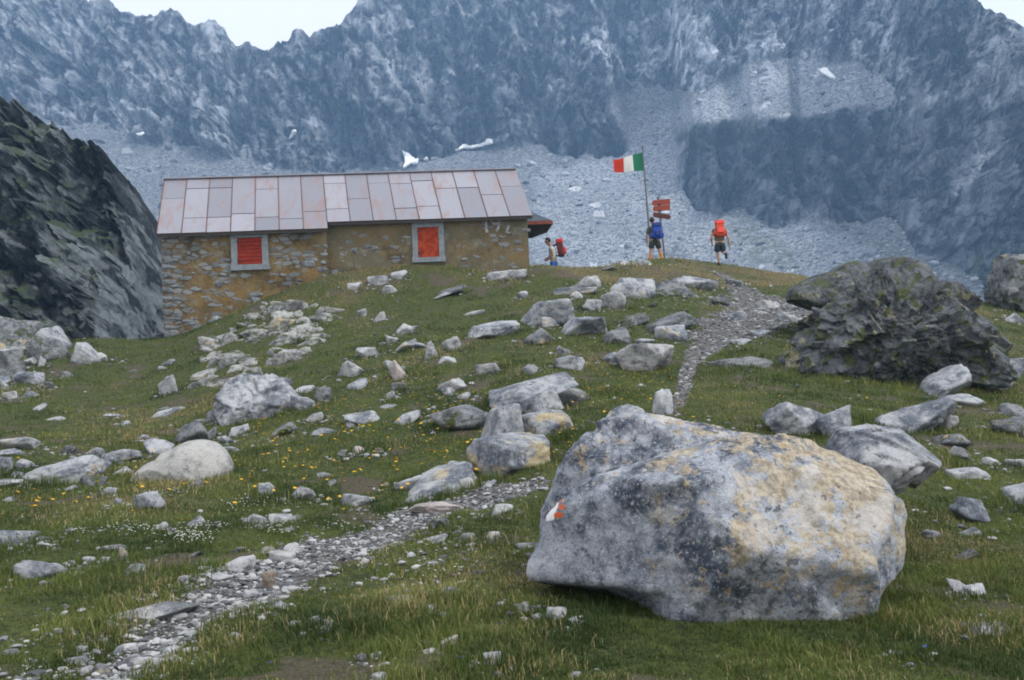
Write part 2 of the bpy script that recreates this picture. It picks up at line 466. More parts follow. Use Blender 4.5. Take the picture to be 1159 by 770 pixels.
r0 = 330*(1+.10*np.cos(aza*3+.5)-.42*np.abs(aza)**2*1.2)
RR = r0[None, :]*np.exp(lr)
# side buttress between the two corries stands nearer
bt = np.exp(-((wu-470)/95)**2)*np.clip((V_-40)*-1/150+1.0, 0, 1)
MX = A_*RR; MY = RR.copy(); MZ = T_*RR
cl = 1-scree
G3 = np.stack([MX/26, MY/60, MZ/60], -1)
rib = fbm(G3, 5, .55, True)
dia = fbm(np.stack([(MX+MZ*.7)/9, MY/30, (MZ-MX*.5)/34], -1), 5, .6, True)
M3 = np.stack([MX, MY, MZ], -1); wob = 5*np.stack([fbm(M3/14, 3), fbm(M3/14+50, 3), fbm(M3/14+90, 3)], -1)
def dipped(a, b, c): return np.stack([(MX+.45*MZ)/a, MY/b, (MZ-.45*MX)/c], -1)+wob/a
big_ = fbm(np.stack([MX/75, MY/120, MZ/190], -1)+3, 4, .55, True)
sA, iA = shards(dipped(22, 40, 64)); sB, iB = shards(dipped(8.5, 18, 24)+7); sC, iC = shards(dipped(3.4, 8, 8)+31)
disp = 30*big_ + 13*rib + 9*sA + 6.5*sB + 3.6*sC + 1.8*fbm(M3/1.9, 3, .6, True)
disp = cl*(disp-disp.mean()-3)
tone = np.clip(.5+.16*((iA % 23)/23.-.5)+.34*((iB % 29)/29.-.5)+.6*((iC % 19)/19.-.5)+.55*fbm(M3/np.array([30., 60, 90]), 4, .6), 0, 1)
disp += scree*(1.7*fbm(np.stack([MX/28, MY/50, MZ/50], -1), 3) + .35*fbm(np.stack([MX, MY, MZ], -1)/1.6, 2))
edge = np.clip((1-q)/.10, 0, 1)[:, None]
disp = disp*(.12+.88*edge)
MY2 = MY - disp; MZ2 = MZ + disp*.12
rows = [np.stack([MX, MY2, MZ2+EYE], -1)]
last = rows[0][-1]
for k in range(1, NB+1):
    b = last.copy(); b[:, 1] += 6*k**1.5; b[:, 2] -= 5*k**1.4; rows.append(b[None])
MV = np.concatenate(rows, 0)
def mpad(a): return np.concatenate([a, np.repeat(a[-1:], NB, 0)], 0)
def mountain_mat():
    s = NT('mountain_rock'); c = s.coord(rnd=False); a = s.sep(s.attr('mask')); gr = s.attr('mask', 'Alpha')
    mp = s.new('ShaderNodeMapping'); mp.inputs['Scale'].default_value = (1, .6, .45); mp.inputs['Rotation'].default_value = (0, R(22), 0); s.l.new(c, mp.inputs[0]); cs = mp.outputs[0]
    n1 = s.noise(cs, .05, 10, .68, .5); n4 = s.noise(cs, .35, 8, .7)
    tn = s.sep(s.attr('tone'))[0]; iso = s.noise(c, .5, 8, .72)
    f = s.math('ADD', s.math('MULTIPLY', tn, .55), s.math('ADD', s.math('MULTIPLY', iso, .45), s.math('MULTIPLY', n1, .35)))
    cliff = s.mix(s.ramp(f, .50, .86), (.016, .023, .032), (.25, .275, .305))
    blot = s.noise(cs, .10, 10, .74, .9); gain = s.ramp(blot, .40, .60, .42, 1.75); gc = s.new('ShaderNodeCombineXYZ'); [s.l.new(gain, gc.inputs[k]) for k in range(3)]
    cliff = s.mix(1., cliff, gc.outputs[0], 'MULTIPLY')
    vein = s.noise(cs, .05, 8, .72, 1.2); cliff = s.mix(s.math('MULTIPLY', s.ramp(s.math('ABSOLUTE', s.math('SUBTRACT', vein, .5)), .0, .02, 1., 0.), .5), cliff, (.40, .41, .43))
    crack = s.noise(cs, .075, 9, .75, 1.5); cliff = s.mix(s.math('MULTIPLY', s.ramp(s.math('ABSOLUTE', s.math('SUBTRACT', crack, .47)), .0, .018, 1., 0.), .7), cliff, (.010, .014, .02))
    cliff = s.mix(s.math('MULTIPLY', s.ramp(iso, .60, .72), .6), cliff, (.36, .37, .39))
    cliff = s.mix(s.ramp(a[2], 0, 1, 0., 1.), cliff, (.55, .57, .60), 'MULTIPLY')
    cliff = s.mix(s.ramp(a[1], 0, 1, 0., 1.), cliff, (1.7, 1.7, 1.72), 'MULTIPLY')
    vc = s.sep(s.vor(c, .9, 'F1', 'Color')); vc2 = s.sep(s.vor(c, .22, 'F1', 'Color'))
    vc3 = s.sep(s.vor(c, 1.9, 'F1', 'Color')); sc = s.mix(s.ramp(s.math('ADD', s.math('MULTIPLY', vc[0], .55), s.math('MULTIPLY', vc3[0], .45)), .15, .85), (.085, .095, .11), (.34, .36, .385))
    sc = s.mix(s.ramp(vc2[1], .985, .99), sc, (.50, .51, .52))
    nb = s.noise(c, .03, 6, .6)
    sc = s.mix(s.ramp(nb, .35, .65, 0, .45), sc, (.12, .135, .15))
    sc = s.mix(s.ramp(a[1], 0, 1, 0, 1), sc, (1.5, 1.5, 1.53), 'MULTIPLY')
    col = s.mix(a[0], cliff, sc)
    gm = s.math('MULTIPLY', s.ramp(gr, 0, 1), s.ramp(s.noise(c, .12, 7, .7), .42, .6))
    col = s.mix(s.math('MULTIPLY', gm, .6), col, (.10, .13, .06))
    return s.done(col, s.bump(iso, .8, 1.6), .95)
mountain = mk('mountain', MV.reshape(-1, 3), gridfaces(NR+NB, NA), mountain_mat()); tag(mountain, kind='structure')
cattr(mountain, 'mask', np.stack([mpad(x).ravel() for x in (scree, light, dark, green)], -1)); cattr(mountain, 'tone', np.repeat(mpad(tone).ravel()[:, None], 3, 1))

# blocks lying on the scree: nobody could count them
def pack(variants, idx, scl, rot, pos):
    """joins many transformed copies of low-poly stones into arrays"""
    Vs = []; Ts = []; off = 0
    for k, (v, t) in enumerate(variants):
        sel = np.where(idx == k)[0]
        if not len(sel): continue
        a = v[None]*scl[sel][:, None, :]
        ca, sa = np.cos(rot[sel])[:, None], np.sin(rot[sel])[:, None]
        x = a[..., 0]*ca-a[..., 1]*sa; y = a[..., 0]*sa+a[..., 1]*ca
        a = np.stack([x, y, a[..., 2]], -1)+pos[sel][:, None, :]
        Vs.append(a.reshape(-1, 3)); Ts.append((t[None]+(off+np.arange(len(sel))*len(v))[:, None, None]).reshape(-1, 3)); off += len(sel)*len(v)
    return np.concatenate(Vs), np.concatenate(Ts)
def facet(level, seed, k=10, npl=11, rough=.05, lo=.58):
    g = np.random.default_rng(seed); D, T = ICO[level]
    N = g.normal(size=(npl, 3)); N /= np.linalg.norm(N, axis=1)[:, None]
    h = g.uniform(lo, 1, npl)
    dd = np.clip(D@N.T, 0, None)/h
    base = (np.abs(D)**k).sum(1)*.9**k
    r = ((dd**k).sum(1)+base)**(-1./k)
    if rough:
        r = r*(1+rough*fbm(D*1.8+seed*3.1, 4, .6)*1.6)
        if level >= 4: r = r*(1+1.1*rough*fbm(D*r[:, None]*5+seed, 4, .62))
    V = D*r[:, None]
    mn, mx = V.min(0), V.max(0)
    return (V-(mn+mx)/2)/(mx-mn), T
LOW = [facet(1, 100+i, rough=.0, npl=6) for i in range(5)]
LOW2 = [facet(2, 200+i, rough=.06) for i in range(6)]
ok = np.argwhere((scree > .8))
wgt = (1/(RR[ok[:, 0], ok[:, 1]])**1.0)
sel = ok[rng.choice(len(ok), 60000, p=wgt/wgt.sum())]
pos = np.stack([MX[sel[:, 0], sel[:, 1]], MY2[sel[:, 0], sel[:, 1]], MZ2[sel[:, 0], sel[:, 1]]+EYE], -1)
pos[:, 0] += rng.uniform(-.4, .4, len(pos))
sz = .42*rng.pareto(2.3, len(pos))+.5; sz = np.clip(sz, .4, 4.6)
scl = np.stack([sz*rng.uniform(.8, 1.4, len(sz)), sz*rng.uniform(.8, 1.2, len(sz)), sz*rng.uniform(.5, .9, len(sz))], -1)
v, t = pack(LOW, rng.integers(0, len(LOW), len(pos)), scl, rng.uniform(0, 6.28, len(pos)), pos)
def bulk_stone_mat(name, a, b, sc):
    s = NT(name); c = s.coord(rnd=False); g = s.new('ShaderNodeNewGeometry')
    f = s.math('ADD', s.math('MULTIPLY', g.outputs['Random Per Island'], .7), s.math('MULTIPLY', s.noise(c, sc, 5, .6), .4))
    return s.done(s.mix(s.ramp(f, .15, .95), a, b), None, .95)
sb = mk('scree_blocks', v, t, bulk_stone_mat('scree_stone', (.09, .10, .12), (.50, .52, .55), 2), smooth=False)
tag(sb, 'grey blocks strewn over the scree below the cliffs', 'scree', kind='stuff')

# snow patches draped on the mountain
bvh = BVHTree.FromPolygons([Vector(x) for x in MV.reshape(-1, 3)], gridfaces(NR+NB, NA).tolist())
SNOWM = plain('old_snow', (.93, .94, .95), .7, .04, .5)
SN = [([(455, 171), (462, 173), (467, 180), (475, 182), (473, 187), (464, 187), (458, 192), (455, 191), (458, 183)], 'snow patch left of the longer streak, above the hut roof ridge'),
      ([(478, 180), (484, 180), (485, 183), (479, 183)], 'tiny snow remnant just right of the ragged snow patch above the roof'),
      ([(513, 173), (522, 165), (540, 164), (555, 158), (559, 160), (557, 164), (537, 169), (522, 170)], 'long slanting snow streak at the foot of the cliff above the roof'),
      ([(326, 158), (330, 147), (335, 146), (335, 150), (331, 157)], 'narrow upright snow sliver at the cliff foot under the sky notch'),
      ([(153, 151), (160, 150), (163, 153), (156, 154)], 'small snow fleck low on the left scree beside the dark hillside'),
      ([(926, 80), (937, 79), (945, 88), (946, 92), (936, 88)], 'small snow patch high on the pale upper scree fan')]
for poly, lab in SN:
    pa = np.array(poly, float); x0, y0 = pa.min(0)-1; x1, y1 = pa.max(0)+1
    st = .6; gu = np.arange(x0, x1, st); gv = np.arange(y0, y1, st)
    GU, GVv = np.meshgrid(gu, gv)
    ins = pip(GU+.8*perlin(np.stack([GU/3, GVv/3, GU*0], -1)), GVv+.8*perlin(np.stack([GU/3, GVv/3, GU*0+5], -1)), poly)
    D = ray(GU, GVv); pts = []; okm = np.zeros(GU.shape, bool)
    W = np.zeros(GU.shape+(3,))
    for i in range(GU.shape[0]):
        for j in range(GU.shape[1]):
            d = Vector(D[i, j]).normalized(); h = bvh.ray_cast(Vector(EYEP), d)
            if h[0] is not None: W[i, j] = np.array(h[0])+np.array([0, -4.5, 2.7]); okm[i, j] = True
    for _ in range(14):
        a = np.pad(W, ((1, 1), (1, 1), (0, 0)), mode='edge'); W = (a[:-2, 1:-1]+a[2:, 1:-1]+a[1:-1, :-2]+a[1:-1, 2:]+W)/5
    rr_ = W-EYEP; W = EYEP+D*(rr_[..., 1]/D[..., 1])[..., None]
    ff = gridfaces(*GU.shape); fi = (ins & okm).ravel()
    ff = ff[fi[ff].all(1)]
    if not len(ff): continue
    us, inv = np.unique(ff, return_inverse=True)
    o = mk('snow_patch', W.reshape(-1, 3)[us], inv.reshape(-1, 4), SNOWM); tag(o, lab, 'snow patch', 'old snow patches on the mountain')
    md = o.modifiers.new('thick', 'SOLIDIFY'); md.thickness = 1.6; md.offset = -1

# ------------------------------------------------------------------ dark hillside on the left
HT = np.array([(-520, -190), (-200, -20), (-60, 70), (0, 106), (20, 117), (45, 128), (70, 142), (85, 160), (100, 171), (120, 180), (140, 200), (158, 219), (170, 233), (177, 262), (182, 300), (187, 345), (192, 396)], float)
hu = np.concatenate([np.linspace(-520, 160, 330), np.linspace(161, 192, 50)])
htop = np.interp(hu, HT[:, 0], HT[:, 1]) + np.clip((150-hu)/150, 0, 1)*16 + 8*fbm(np.stack([hu/14, hu*0, hu*0+.4], -1), 4, .6)
NH = 260; q = np.linspace(0, 1, NH)
vb = 470.
VV = vb+(htop[None]-vb)*q[:, None]; UU = np.repeat(hu[None], NH, 0)
UU = UU + q[:, None]*0
rr = ray(UU, VV); t = rr[..., 2]/rr[..., 1]; a = rr[..., 0]/rr[..., 1]
rb = 50 + (hu+100)*.035 + np.clip((hu-120)/70, 0, 1)**2*9
t0 = t[0]
lr = np.cumsum(np.diff(t, axis=0, prepend=t[:1])/np.maximum(1.15-t, .2), axis=0)
RH = rb[None]*np.exp(lr)
HX, HY, HZ = a*RH, RH.copy(), t*RH
Q3 = np.stack([HX, HY, HZ], -1)
hw = .8*np.stack([fbm(Q3/3, 3), fbm(Q3/3+50, 3), fbm(Q3/3+90, 3)], -1)
def hdip(a, b, c): return np.stack([(HX+HZ*.6)/a, HY/b, (HZ-HX*.6)/c], -1)+hw/a
h1, j1 = shards(hdip(4.5, 7, 6.5)); h2, j2 = shards(hdip(1.9, 3, 2.6)+5); h3, j3 = shards(hdip(.85, 1.6, 1.1)+9)
hd = 3.6*fbm(Q3/12, 4, .6, True)+2.6*h1+1.5*h2+.75*h3+.25*fbm(Q3/.7, 3, .65)
htone = np.clip(.5+.5*((j2 % 29)/29.-.5)+.6*((j3 % 19)/19.-.5)+.5*fbm(Q3/6, 3), 0, 1)
HY2 = HY-hd; HZ2 = HZ+.25*hd
hr = [np.stack([HX, HY2, HZ2+EYE], -1)]
last = hr[0][-1]
for k in range(1, 13):
    b = last.copy(); b[:, 1] += 1.2*k**1.7; b[:, 2] -= .35*k**1.7; b[:, 0] -= .2*k; b[:, 2] += .4*fbm(b/2., 3); hr.append(b[None])
HV = np.concatenate(hr, 0)
def hill_mat():
    s = NT('hillside_rock'); c = s.coord(rnd=False)
    n1 = s.noise(c, .35, 9, .68, .4); n4 = s.noise(c, 2.2, 8, .7)
    tn = s.sep(s.attr('tone'))[0]; col = s.mix(s.ramp(s.math('ADD', s.math('MULTIPLY', tn, .5), s.math('ADD', s.math('MULTIPLY', n1, .35), s.math('MULTIPLY', n4, .4))), .48, .86), (.012, .017, .021), (.17, .195, .21))
    col = s.mix(s.math('MULTIPLY', s.ramp(n4, .57, .72), .6), col, (.24, .26, .275))
    g = s.new('ShaderNodeNewGeometry'); nz = s.sep(g.outputs['Normal'])[2]
    gm = s.math('MULTIPLY', s.ramp(nz, .35, .75), s.ramp(s.noise(c, .35, 6, .68), .42, .54))
    col = s.mix(s.math('MULTIPLY', gm, .9), col, (.042, .062, .022))
    wv = s.noise(c, .09, 4, .6)
    col = s.mix(s.ramp(wv, .56, .70, 0, .6), col, (.13, .15, .17))
    h = s.math('ADD', n4, s.math('MULTIPLY', s.vor(c, 1.6, 'F1'), .8))
    return s.done(col, s.bump(h, .9, .35), .95)
hill = mk('hillside', HV.reshape(-1, 3), gridfaces(HV.shape[0], HV.shape[1]), hill_mat(), smooth=False); tag(hill, kind='structure'); cattr(hill, 'tone', np.repeat(np.concatenate([htone, np.repeat(htone[-1:], 12, 0)], 0).ravel()[:, None], 3, 1))
NBLADE = 620000
# ------------------------------------------------------------------ rocks
def fit_rock(x0, y0, x1, y1, seed, mat, level=4, tilt=0, flat=None, npl=12, rough=.075, dfac=.95, lo=.5, k=34):
    xc = (x0+x1)/2
    h = hit0([xc], [min(y1, 790)])[0]
    if np.isnan(h).any(): return None
    d = h[1]; wd = (x1-x0)*d/F; hv = (y1-y0)*d/F
    dep = min(dfac*wd, 2.6*hv+.05)
    yc = d+dep*.38; c = P(xc, (y0+y1)/2, yc)
    ztop = P(xc, y0, d+dep*.45)[2]; zb = h[2]-.45*hv-.02
    H = max(ztop-zb, .3*hv)
    wd = (x1-x0)*yc/F*1.02
    V, T = facet(level, seed, npl=npl, rough=rough, lo=lo, k=k)
    S = np.array([wd, dep, H])
    if tilt:
        tr = R(abs(tilt))
        # undo the growth of the bounding box, then lean the stone in the picture's plane
        w2 = abs((wd*math.cos(tr)-H*math.sin(tr))/max(math.cos(2*tr), .3)); h2 = abs((H*math.cos(tr)-wd*math.sin(tr))/max(math.cos(2*tr), .3))
        h2 = max(h2, .22*w2)
        V = V*np.array([w2, dep, h2]); a = R(tilt); ca, sa = math.cos(a), math.sin(a)
        V = np.stack([V[:, 0]*ca-V[:, 2]*sa, V[:, 1], V[:, 0]*sa+V[:, 2]*ca], -1)
    else: V = V*S
    V[:, 2] += H/2
    return V, T, (c[0], yc, zb)

# x0,y0,x1,y1, material, tilt, label (None: one of many alike)
TR = [
 (114, 503, 166, 523, 'p', 12, 'flat pale rock just above the big oval boulder on the left slope'),
 (164, 496, 194, 514, 'p', 0, 'small grey rock touching the upper end of the oval boulder'),
 (98, 504, 119, 517, 'p', 20, None),
 (34, 514, 115, 547, 'p', 8, 'long low grey rock left of the oval boulder at the far left'),
 (86, 537, 120, 552, 'd', 0, 'mottled dark little rock left below the oval boulder tip'),
 (123, 526, 151, 539, 'w', 15, 'thin white wedge stone directly left of the oval boulder'),
 (3, 493, 44, 509, 'p', 5, 'low grey rock at the left edge above the row of flat stones'),
 (-12, 508, 28, 517, 'p', 0, None), (-8, 517, 15, 532, 'p', 0, None), (18, 519, 40, 530, 'p', 0, None),
 (-14, 541, 27, 552, 'w', 3, 'white flat stone cut by the left edge beside the dark turf'),
 (14, 533, 30, 543, 'p', 0, None), (69, 504, 87, 514, 'd', 0, None), (117, 551, 132, 561, 'p', 0, None), (128, 563, 139, 572, 'p', 0, None),
 (152, 554, 188, 577, 'p', 8, 'pointed pale stone under the lower end of the oval boulder'),
 (293, 546, 312, 560, 'p', 0, 'round grey stone alone in yellow flowers right of the oval boulder'),
 (332, 550, 358, 566, 'w', 0, 'white pointed stone in the meadow above the lower path'),
 (213, 583, 236, 596, 'p', 0, 'rounded stone beside the white flower cushions'),
 (171, 591, 191, 600, 'w', 0, None), (271, 580, 303, 594, 'p', 4, 'left one of two low stones above the white flower cushion'),
 (303, 580, 329, 591, 'w', -8, 'right one of two low stones above the white flower cushion'),
 (198, 474, 241, 501, 'd', 10, 'dark rounded rock between the oval boulder and the bigger boulder above it'),
 (228, 461, 254, 478, 'd', 10, None), (224, 482, 251, 498, 'p', 35, 'slanting narrow stone beside the dark rounded rock'),
 (257, 480, 282, 492, 'p', 12, None), (250, 493, 262, 501, 'p', 0, None),
 (178, 424, 206, 446, 'p', 10, 'isolated knobbly stone left below the pale rock outcrop'),
 (116, 466, 136, 473, 'p', 8, None), (137, 476, 148, 482, 'p', 0, None), (157, 490, 171, 498, 'p', 15, None),
 (5, 443, 20, 452, 'w', 0, None), (20, 442, 46, 450, 'p', 5, None), (41, 432, 61, 441, 'd', 0, None), (66, 420, 82, 428, 'd', 0, None),
 (376, 404, 414, 427, 'w', 18, 'bright white wedge boulder standing alone between outcrop and meadow'),
 (403, 393, 427, 404, 'p', 0, 'small grey stone right above the bright white wedge boulder'),
 (447, 366, 467, 378, 'w', 0, None), (437, 380, 451, 388, 'p', 0, None),
 (444, 383, 485, 397, 'p', 10, 'arched low rock left of two leaning pale slabs'),
 (473, 385, 500, 407, 'w', 25, 'pale leaning slab left of its near twin on the middle slope'),
 (499, 380, 525, 397, 'w', 20, 'pale leaning slab directly left of the long grey rock'),
 (434, 404, 452, 418, 'p', 25, None), (436, 406, 465, 430, 'k', 30, 'brownish pink leaning rock on the middle slope below the arched rock'),
 (390, 427, 418, 441, 'p', 18, 'narrow pale stone slanting below the bright white wedge boulder'),
 (334, 433, 358, 445, 'p', 18, None), (357, 438, 374, 454, 'd', 0, None),
 (326, 446, 362, 463, 'p', -15, 'rugged grey stone touching the right of the big squarish boulder'),
 (443, 433, 461, 445, 'd', 0, None), (305, 476, 337, 494, 'd', 22, 'grey jagged stone among the densest yellow flowers'),
 (346, 466, 367, 477, 'w', 12, None), (444, 464, 478, 480, 'p', 12, 'arched grey stone in yellow flowers on the middle slope'),
 (403, 482, 412, 488, 'w', 0, None), (381, 508, 395, 517, 'w', 15, None), (399, 505, 412, 514, 'k', 0, None), (423, 507, 435, 514, 'd', 0, None),
 (437, 443, 447, 452, 'p', 0, None),
 (416, 311, 440, 322, 'w', 8, None), (442, 305, 462, 315, 'p', 8, None), (430, 322, 451, 331, 'w', 8, None), (392, 319, 410, 328, 'w', 5, None),
 (422, 353, 438, 363, 'w', 5, None), (403, 349, 417, 359, 'w', 10, None),
 (550, 303, 597, 318, 'w', 3, 'smooth pale low boulder on the crest in front of the hut wall'),
 (573, 335, 652, 370, 'p', 14, 'long grey rock ridge, its higher right part, on the middle slope'),
 (524, 356, 592, 384, 'p', 14, 'lower left end of the long grey rock ridge on the middle slope'),
 (612, 359, 634, 370, 'w', 0, None),
 (627, 352, 688, 380, 'p', 12, 'grey boulder right behind the long grey rock ridge'),
 (590, 368, 631, 391, 'd', 14, 'dark boulder just below the right end of the long grey rock ridge'),
 (626, 389, 648, 402, 'd', 10, None), (626, 398, 664, 418, 'p', 14, 'streaky flat rock between the ridge and the central slab pile'),
 (587, 410, 611, 424, 'd', 10, None), (538, 410, 568, 424, 'w', 5, 'bright small rock in grass above the central slab pile'),
 (490, 425, 530, 445, 'w', 20, 'thin white slab slanting up to the right in the flower meadow'),
 (515, 443, 534, 451, 'w', 12, None), (500, 437, 517, 447, 'p', 10, None), (493, 400, 517, 412, 'p', 15, None),
 (549, 419, 660, 466, 'l', 12, 'large flat slab on top of the central slab pile'),
 (584, 436, 642, 468, 'p', 14, 'pale wedge slab leaning on the front of the flat slab'),
 (628, 436, 670, 460, 'd', 10, 'dark broken block at the right end of the central slab pile'),
 (489, 451, 558, 488, 'd', 14, 'dark greenish boulder at the left end of the central slab pile'),
 (532, 456, 600, 508, 'l', 10, 'lichened block in the middle of the central slab pile'),
 (585, 459, 652, 496, 'l', 10, 'lumpy lichened rock at the right foot of the central slab pile'),
 (527, 485, 627, 538, 'l', 6, 'large rounded lichened boulder at the foot of the central slab pile'),
 (677, 398, 702, 411, 'p', 10, 'narrow pale stone touching the left side of the blocky pale boulder'),
 (695, 386, 764, 420, 'w', 4, 'blocky pale boulder beside the upper path'),
 (737, 440, 761, 473, 'p', 0, 'upright pointed stone behind the big front boulder'),
 (656, 455, 745, 502, 'l', 8, 'low slab just behind the upper left of the big front boulder'),
 (648, 312, 681, 325, 'w', 5, 'pale low rock left of the crest boulder with the paint mark'),
 (686, 312, 742, 337, 'p', 5, 'light boulder in front of the crest boulder with the paint mark'),
 (679, 330, 711, 350, 'w', 5, 'rounded pale rock left of the dark overhanging boulder'),
 (658, 338, 682, 351, 'p', 5, None),
 (700, 353, 734, 368, 'd', 12, 'flat dark stone directly under the dark overhanging boulder'),
 (722, 349, 792, 377, 'd', 16, 'long dark slab slanting up to the right beside the upper path'),
 (678, 369, 715, 390, 'd', 14, 'dark boulder left of the oval pale stone on the middle slope'),
 (739, 368, 777, 385, 'p', 0, 'oval pale stone under the long dark slab'),
 (720, 383, 741, 390, 'p', 0, None), (645, 330, 660, 338, 'w', 0, None), (585, 328, 600, 338, 'p', 12, None),
 (755, 310, 812, 328, 'p', 4, 'low pale rock behind and right of the dark overhanging boulder'),
 (780, 316, 812, 328, 'w', 2, 'flat white rock between the dark overhanging boulder and the upper path'),
 (818, 352, 850, 362, 'p', 2, None), (855, 340, 884, 349, 'w', 0, None), (846, 372, 872, 380, 'p', 3, None), (884, 355, 908, 364, 'p', 0, None), (870, 366, 892, 374, 'w', 0, None), (826, 382, 852, 390, 'p', 5, None), (893, 343, 912, 351, 'p', 0, None),
 (803, 333, 828, 346, 'd', 0, 'small dark stone left of the gravel at the top of the upper path'),
 (820, 314, 842, 324, 'd', 0, None),
 (1030, 412, 1103, 450, 'p', 22, 'grey slab leaning against the foot of the dark lichened outcrop'),
 (1088, 403, 1152, 440, 'l', -6, 'lichened block right of the dark lichened outcrop'),
 (982, 450, 1077, 490, 'p', 10, 'wide grey rock above the right part of the big front boulder'),
 (1063, 444, 1114, 459, 'p', 4, 'flat lichened rock between the leaning slab and the right edge'),
 (858, 446, 942, 491, 'p', 8, 'wide flat topped rock behind the middle of the big front boulder'),
 (918, 457, 977, 494, 'p', 16, 'steep grey rock between two wider rocks behind the big front boulder'),
 (1057, 467, 1083, 485, 'w', -12, 'small white block above the right side of the big front boulder'),
 (1129, 456, 1165, 472, 'd', 0, None), (1122, 470, 1168, 494, 'd', 4, 'dark shaded rock at the right edge above the meadow'),
 (1056, 487, 1094, 505, 'd', 14, 'dark little rock right above the overhanging right boulder'),
 (1072, 504, 1094, 519, 'w', 8, None), (1068, 527, 1115, 541, 'l', 4, 'low flat lichened stone right of the overhanging right boulder'),
 (1113, 517, 1130, 526, 'w', 0, None), (1139, 519, 1163, 529, 'w', 0, None),
 (1136, 533, 1200, 574, 'p', 25, 'large pale rock cut by the right edge of the photo'),
 (1134, 354, 1157, 365, 'p', 0, 'small pale stone under the big dark boulder on the right skyline'),
 (1072, 558, 1131, 592, 'l', -14, 'domed lichened stone in the grass at the right of the big front boulder'),
 (1073, 654, 1094, 670, 'l', 0, 'left one of two small stones in the grass at the lower right'),
 (1094, 662, 1119, 674, 'p', 0, 'right one of two small stones in the grass at the lower right'),
 (1092, 706, 1143, 720, 'p', 3, 'flat grey stone sunk in turf near the bottom right corner'),
 (1005, 734, 1030, 742, 'w', -4, 'thin white stone in turf below the right end of the front boulder'),
 (447, 533, 496, 554, 'p', 14, 'grey rock where the lower path begins below the slab pile'),
 (385, 558, 423, 572, 'p', 0, 'oval flat stone at the upper edge of the lower path'),
 (518, 540, 538, 553, 'w', 0, 'rounded white pebble topmost on the lower path'),
 (456, 568, 528, 582, 'k', 0, 'flat pinkish slab lying across the lower path'),
 (555, 571, 581, 583, 'w', 0, 'round pale stone between lower path and the big front boulder'),
 (487, 584, 511, 599, 'd', 15, 'tilted dark stone on the right side of the lower path'),
 (517, 602, 538, 613, 'w', 0, None), (546, 600, 568, 611, 'w', 15, None),
 (434, 673, 468, 684, 'w', -3, 'flat white stone in turf right of the lower path, upper one of two'),
 (468, 686, 495, 696, 'w', 0, 'flat white stone in turf right of the lower path, lower one of two'),
 (495, 718, 518, 734, 'k', 0, 'pinkish white stone in the turf at bottom centre'),
 (472, 723, 491, 732, 'p', 0, None), (418, 737, 438, 746, 'w', 0, None), (421, 761, 443, 772, 'w', 0, None),
 (583, 678, 604, 693, 'w', -15, 'white pebble in shade by the left foot of the big front boulder'),
 (617, 688, 642, 702, 'w', 0, 'white triangular pebble under the left overhang of the big front boulder'),
 (547, 736, 567, 753, 'p', 0, 'small grey pointed stone in the turf below the big front boulder'),
 (348, 697, 369, 707, 'p', 0, None), (357, 706, 379, 718, 'w', 10, None),
 (-22, 600, 44, 618, 'l', 0, 'flat lichened slab cut by the left edge beside the grass'),
 (22, 632, 74, 656, 'l', -5, 'wedge shaped stone with yellow lichen in the left foreground'),
 (128, 680, 218, 703, 'w', 3, 'long pale flat slab left of the lower path'),
 (250, 630, 288, 648, 'w', 8, 'bright wedge stone at the left edge of the lower path'),
 (235, 647, 269, 657, 'w', -4, 'thin bright slab just below the bright wedge stone'),
 (303, 622, 333, 636, 'w', -10, None), (320, 614, 342, 627, 'w', 0, 'bright white block at the upper left edge of the lower path'),
 (297, 646, 312, 668, 'b', 0, 'small brown upright stone standing in the lower path'),
 (255, 716, 274, 724, 'w', 0, None), (143, 744, 170, 756, 'w', 0, None), (171, 745, 184, 757, 'w', 20, None), (122, 731, 140, 742, 'p', 8, None),
 (100, 748, 130, 765, 'd', 10, 'dark stone at the bottom left end of the lower path'),
 (199, 652, 212, 662, 'w', 0, None), (247, 665, 262, 675, 'w', 0, None), (275, 666, 294, 678, 'w', 0, None), (304, 678, 327, 691, 'p', 15, None),
 (43, 606, 61, 613, 'p', 0, None), (45, 614, 60, 620, 'w', 0, None), (95, 629, 112, 638, 'p', 0, None), (112, 630, 129, 637, 'w', 0, None),
 (76, 633, 87, 640, 'w', 0, None), (134, 618, 144, 634, 'w', 0, None),
 # rubble heap on the left
 (-50, 352, 46, 402, 'd', -8, 'large mossy boulder at the back of the rubble heap at the left edge'),
 (30, 362, 86, 398, 'p', -22, 'grey boulder in the middle back of the rubble heap'),
 (84, 386, 126, 412, 'p', -25, 'pale rock at the right end of the rubble heap below the dark hillside'),
 (34, 377, 82, 408, 'd', -18, 'dark split slab on top of the rubble heap'),
 (-12, 393, 32, 428, 'd', 12, 'greenish boulder under a pale slab at the left of the rubble heap'),
 (-10, 388, 32, 402, 'w', 12, 'pale slab lying on the greenish boulder of the rubble heap'),
 (22, 400, 45, 414, 'w', -25, 'bright thin slab sliding down the middle of the rubble heap'),
 (40, 403, 54, 415, 'w', -25, None), (10, 419, 56, 433, 'p', 4, 'low stone along the front foot of the rubble heap'),
 (-6, 425, 12, 436, 'p', 0, None), (100, 398, 122, 409, 'w', -5, None), (0, 434, 10, 441, 'p', 0, None),
]
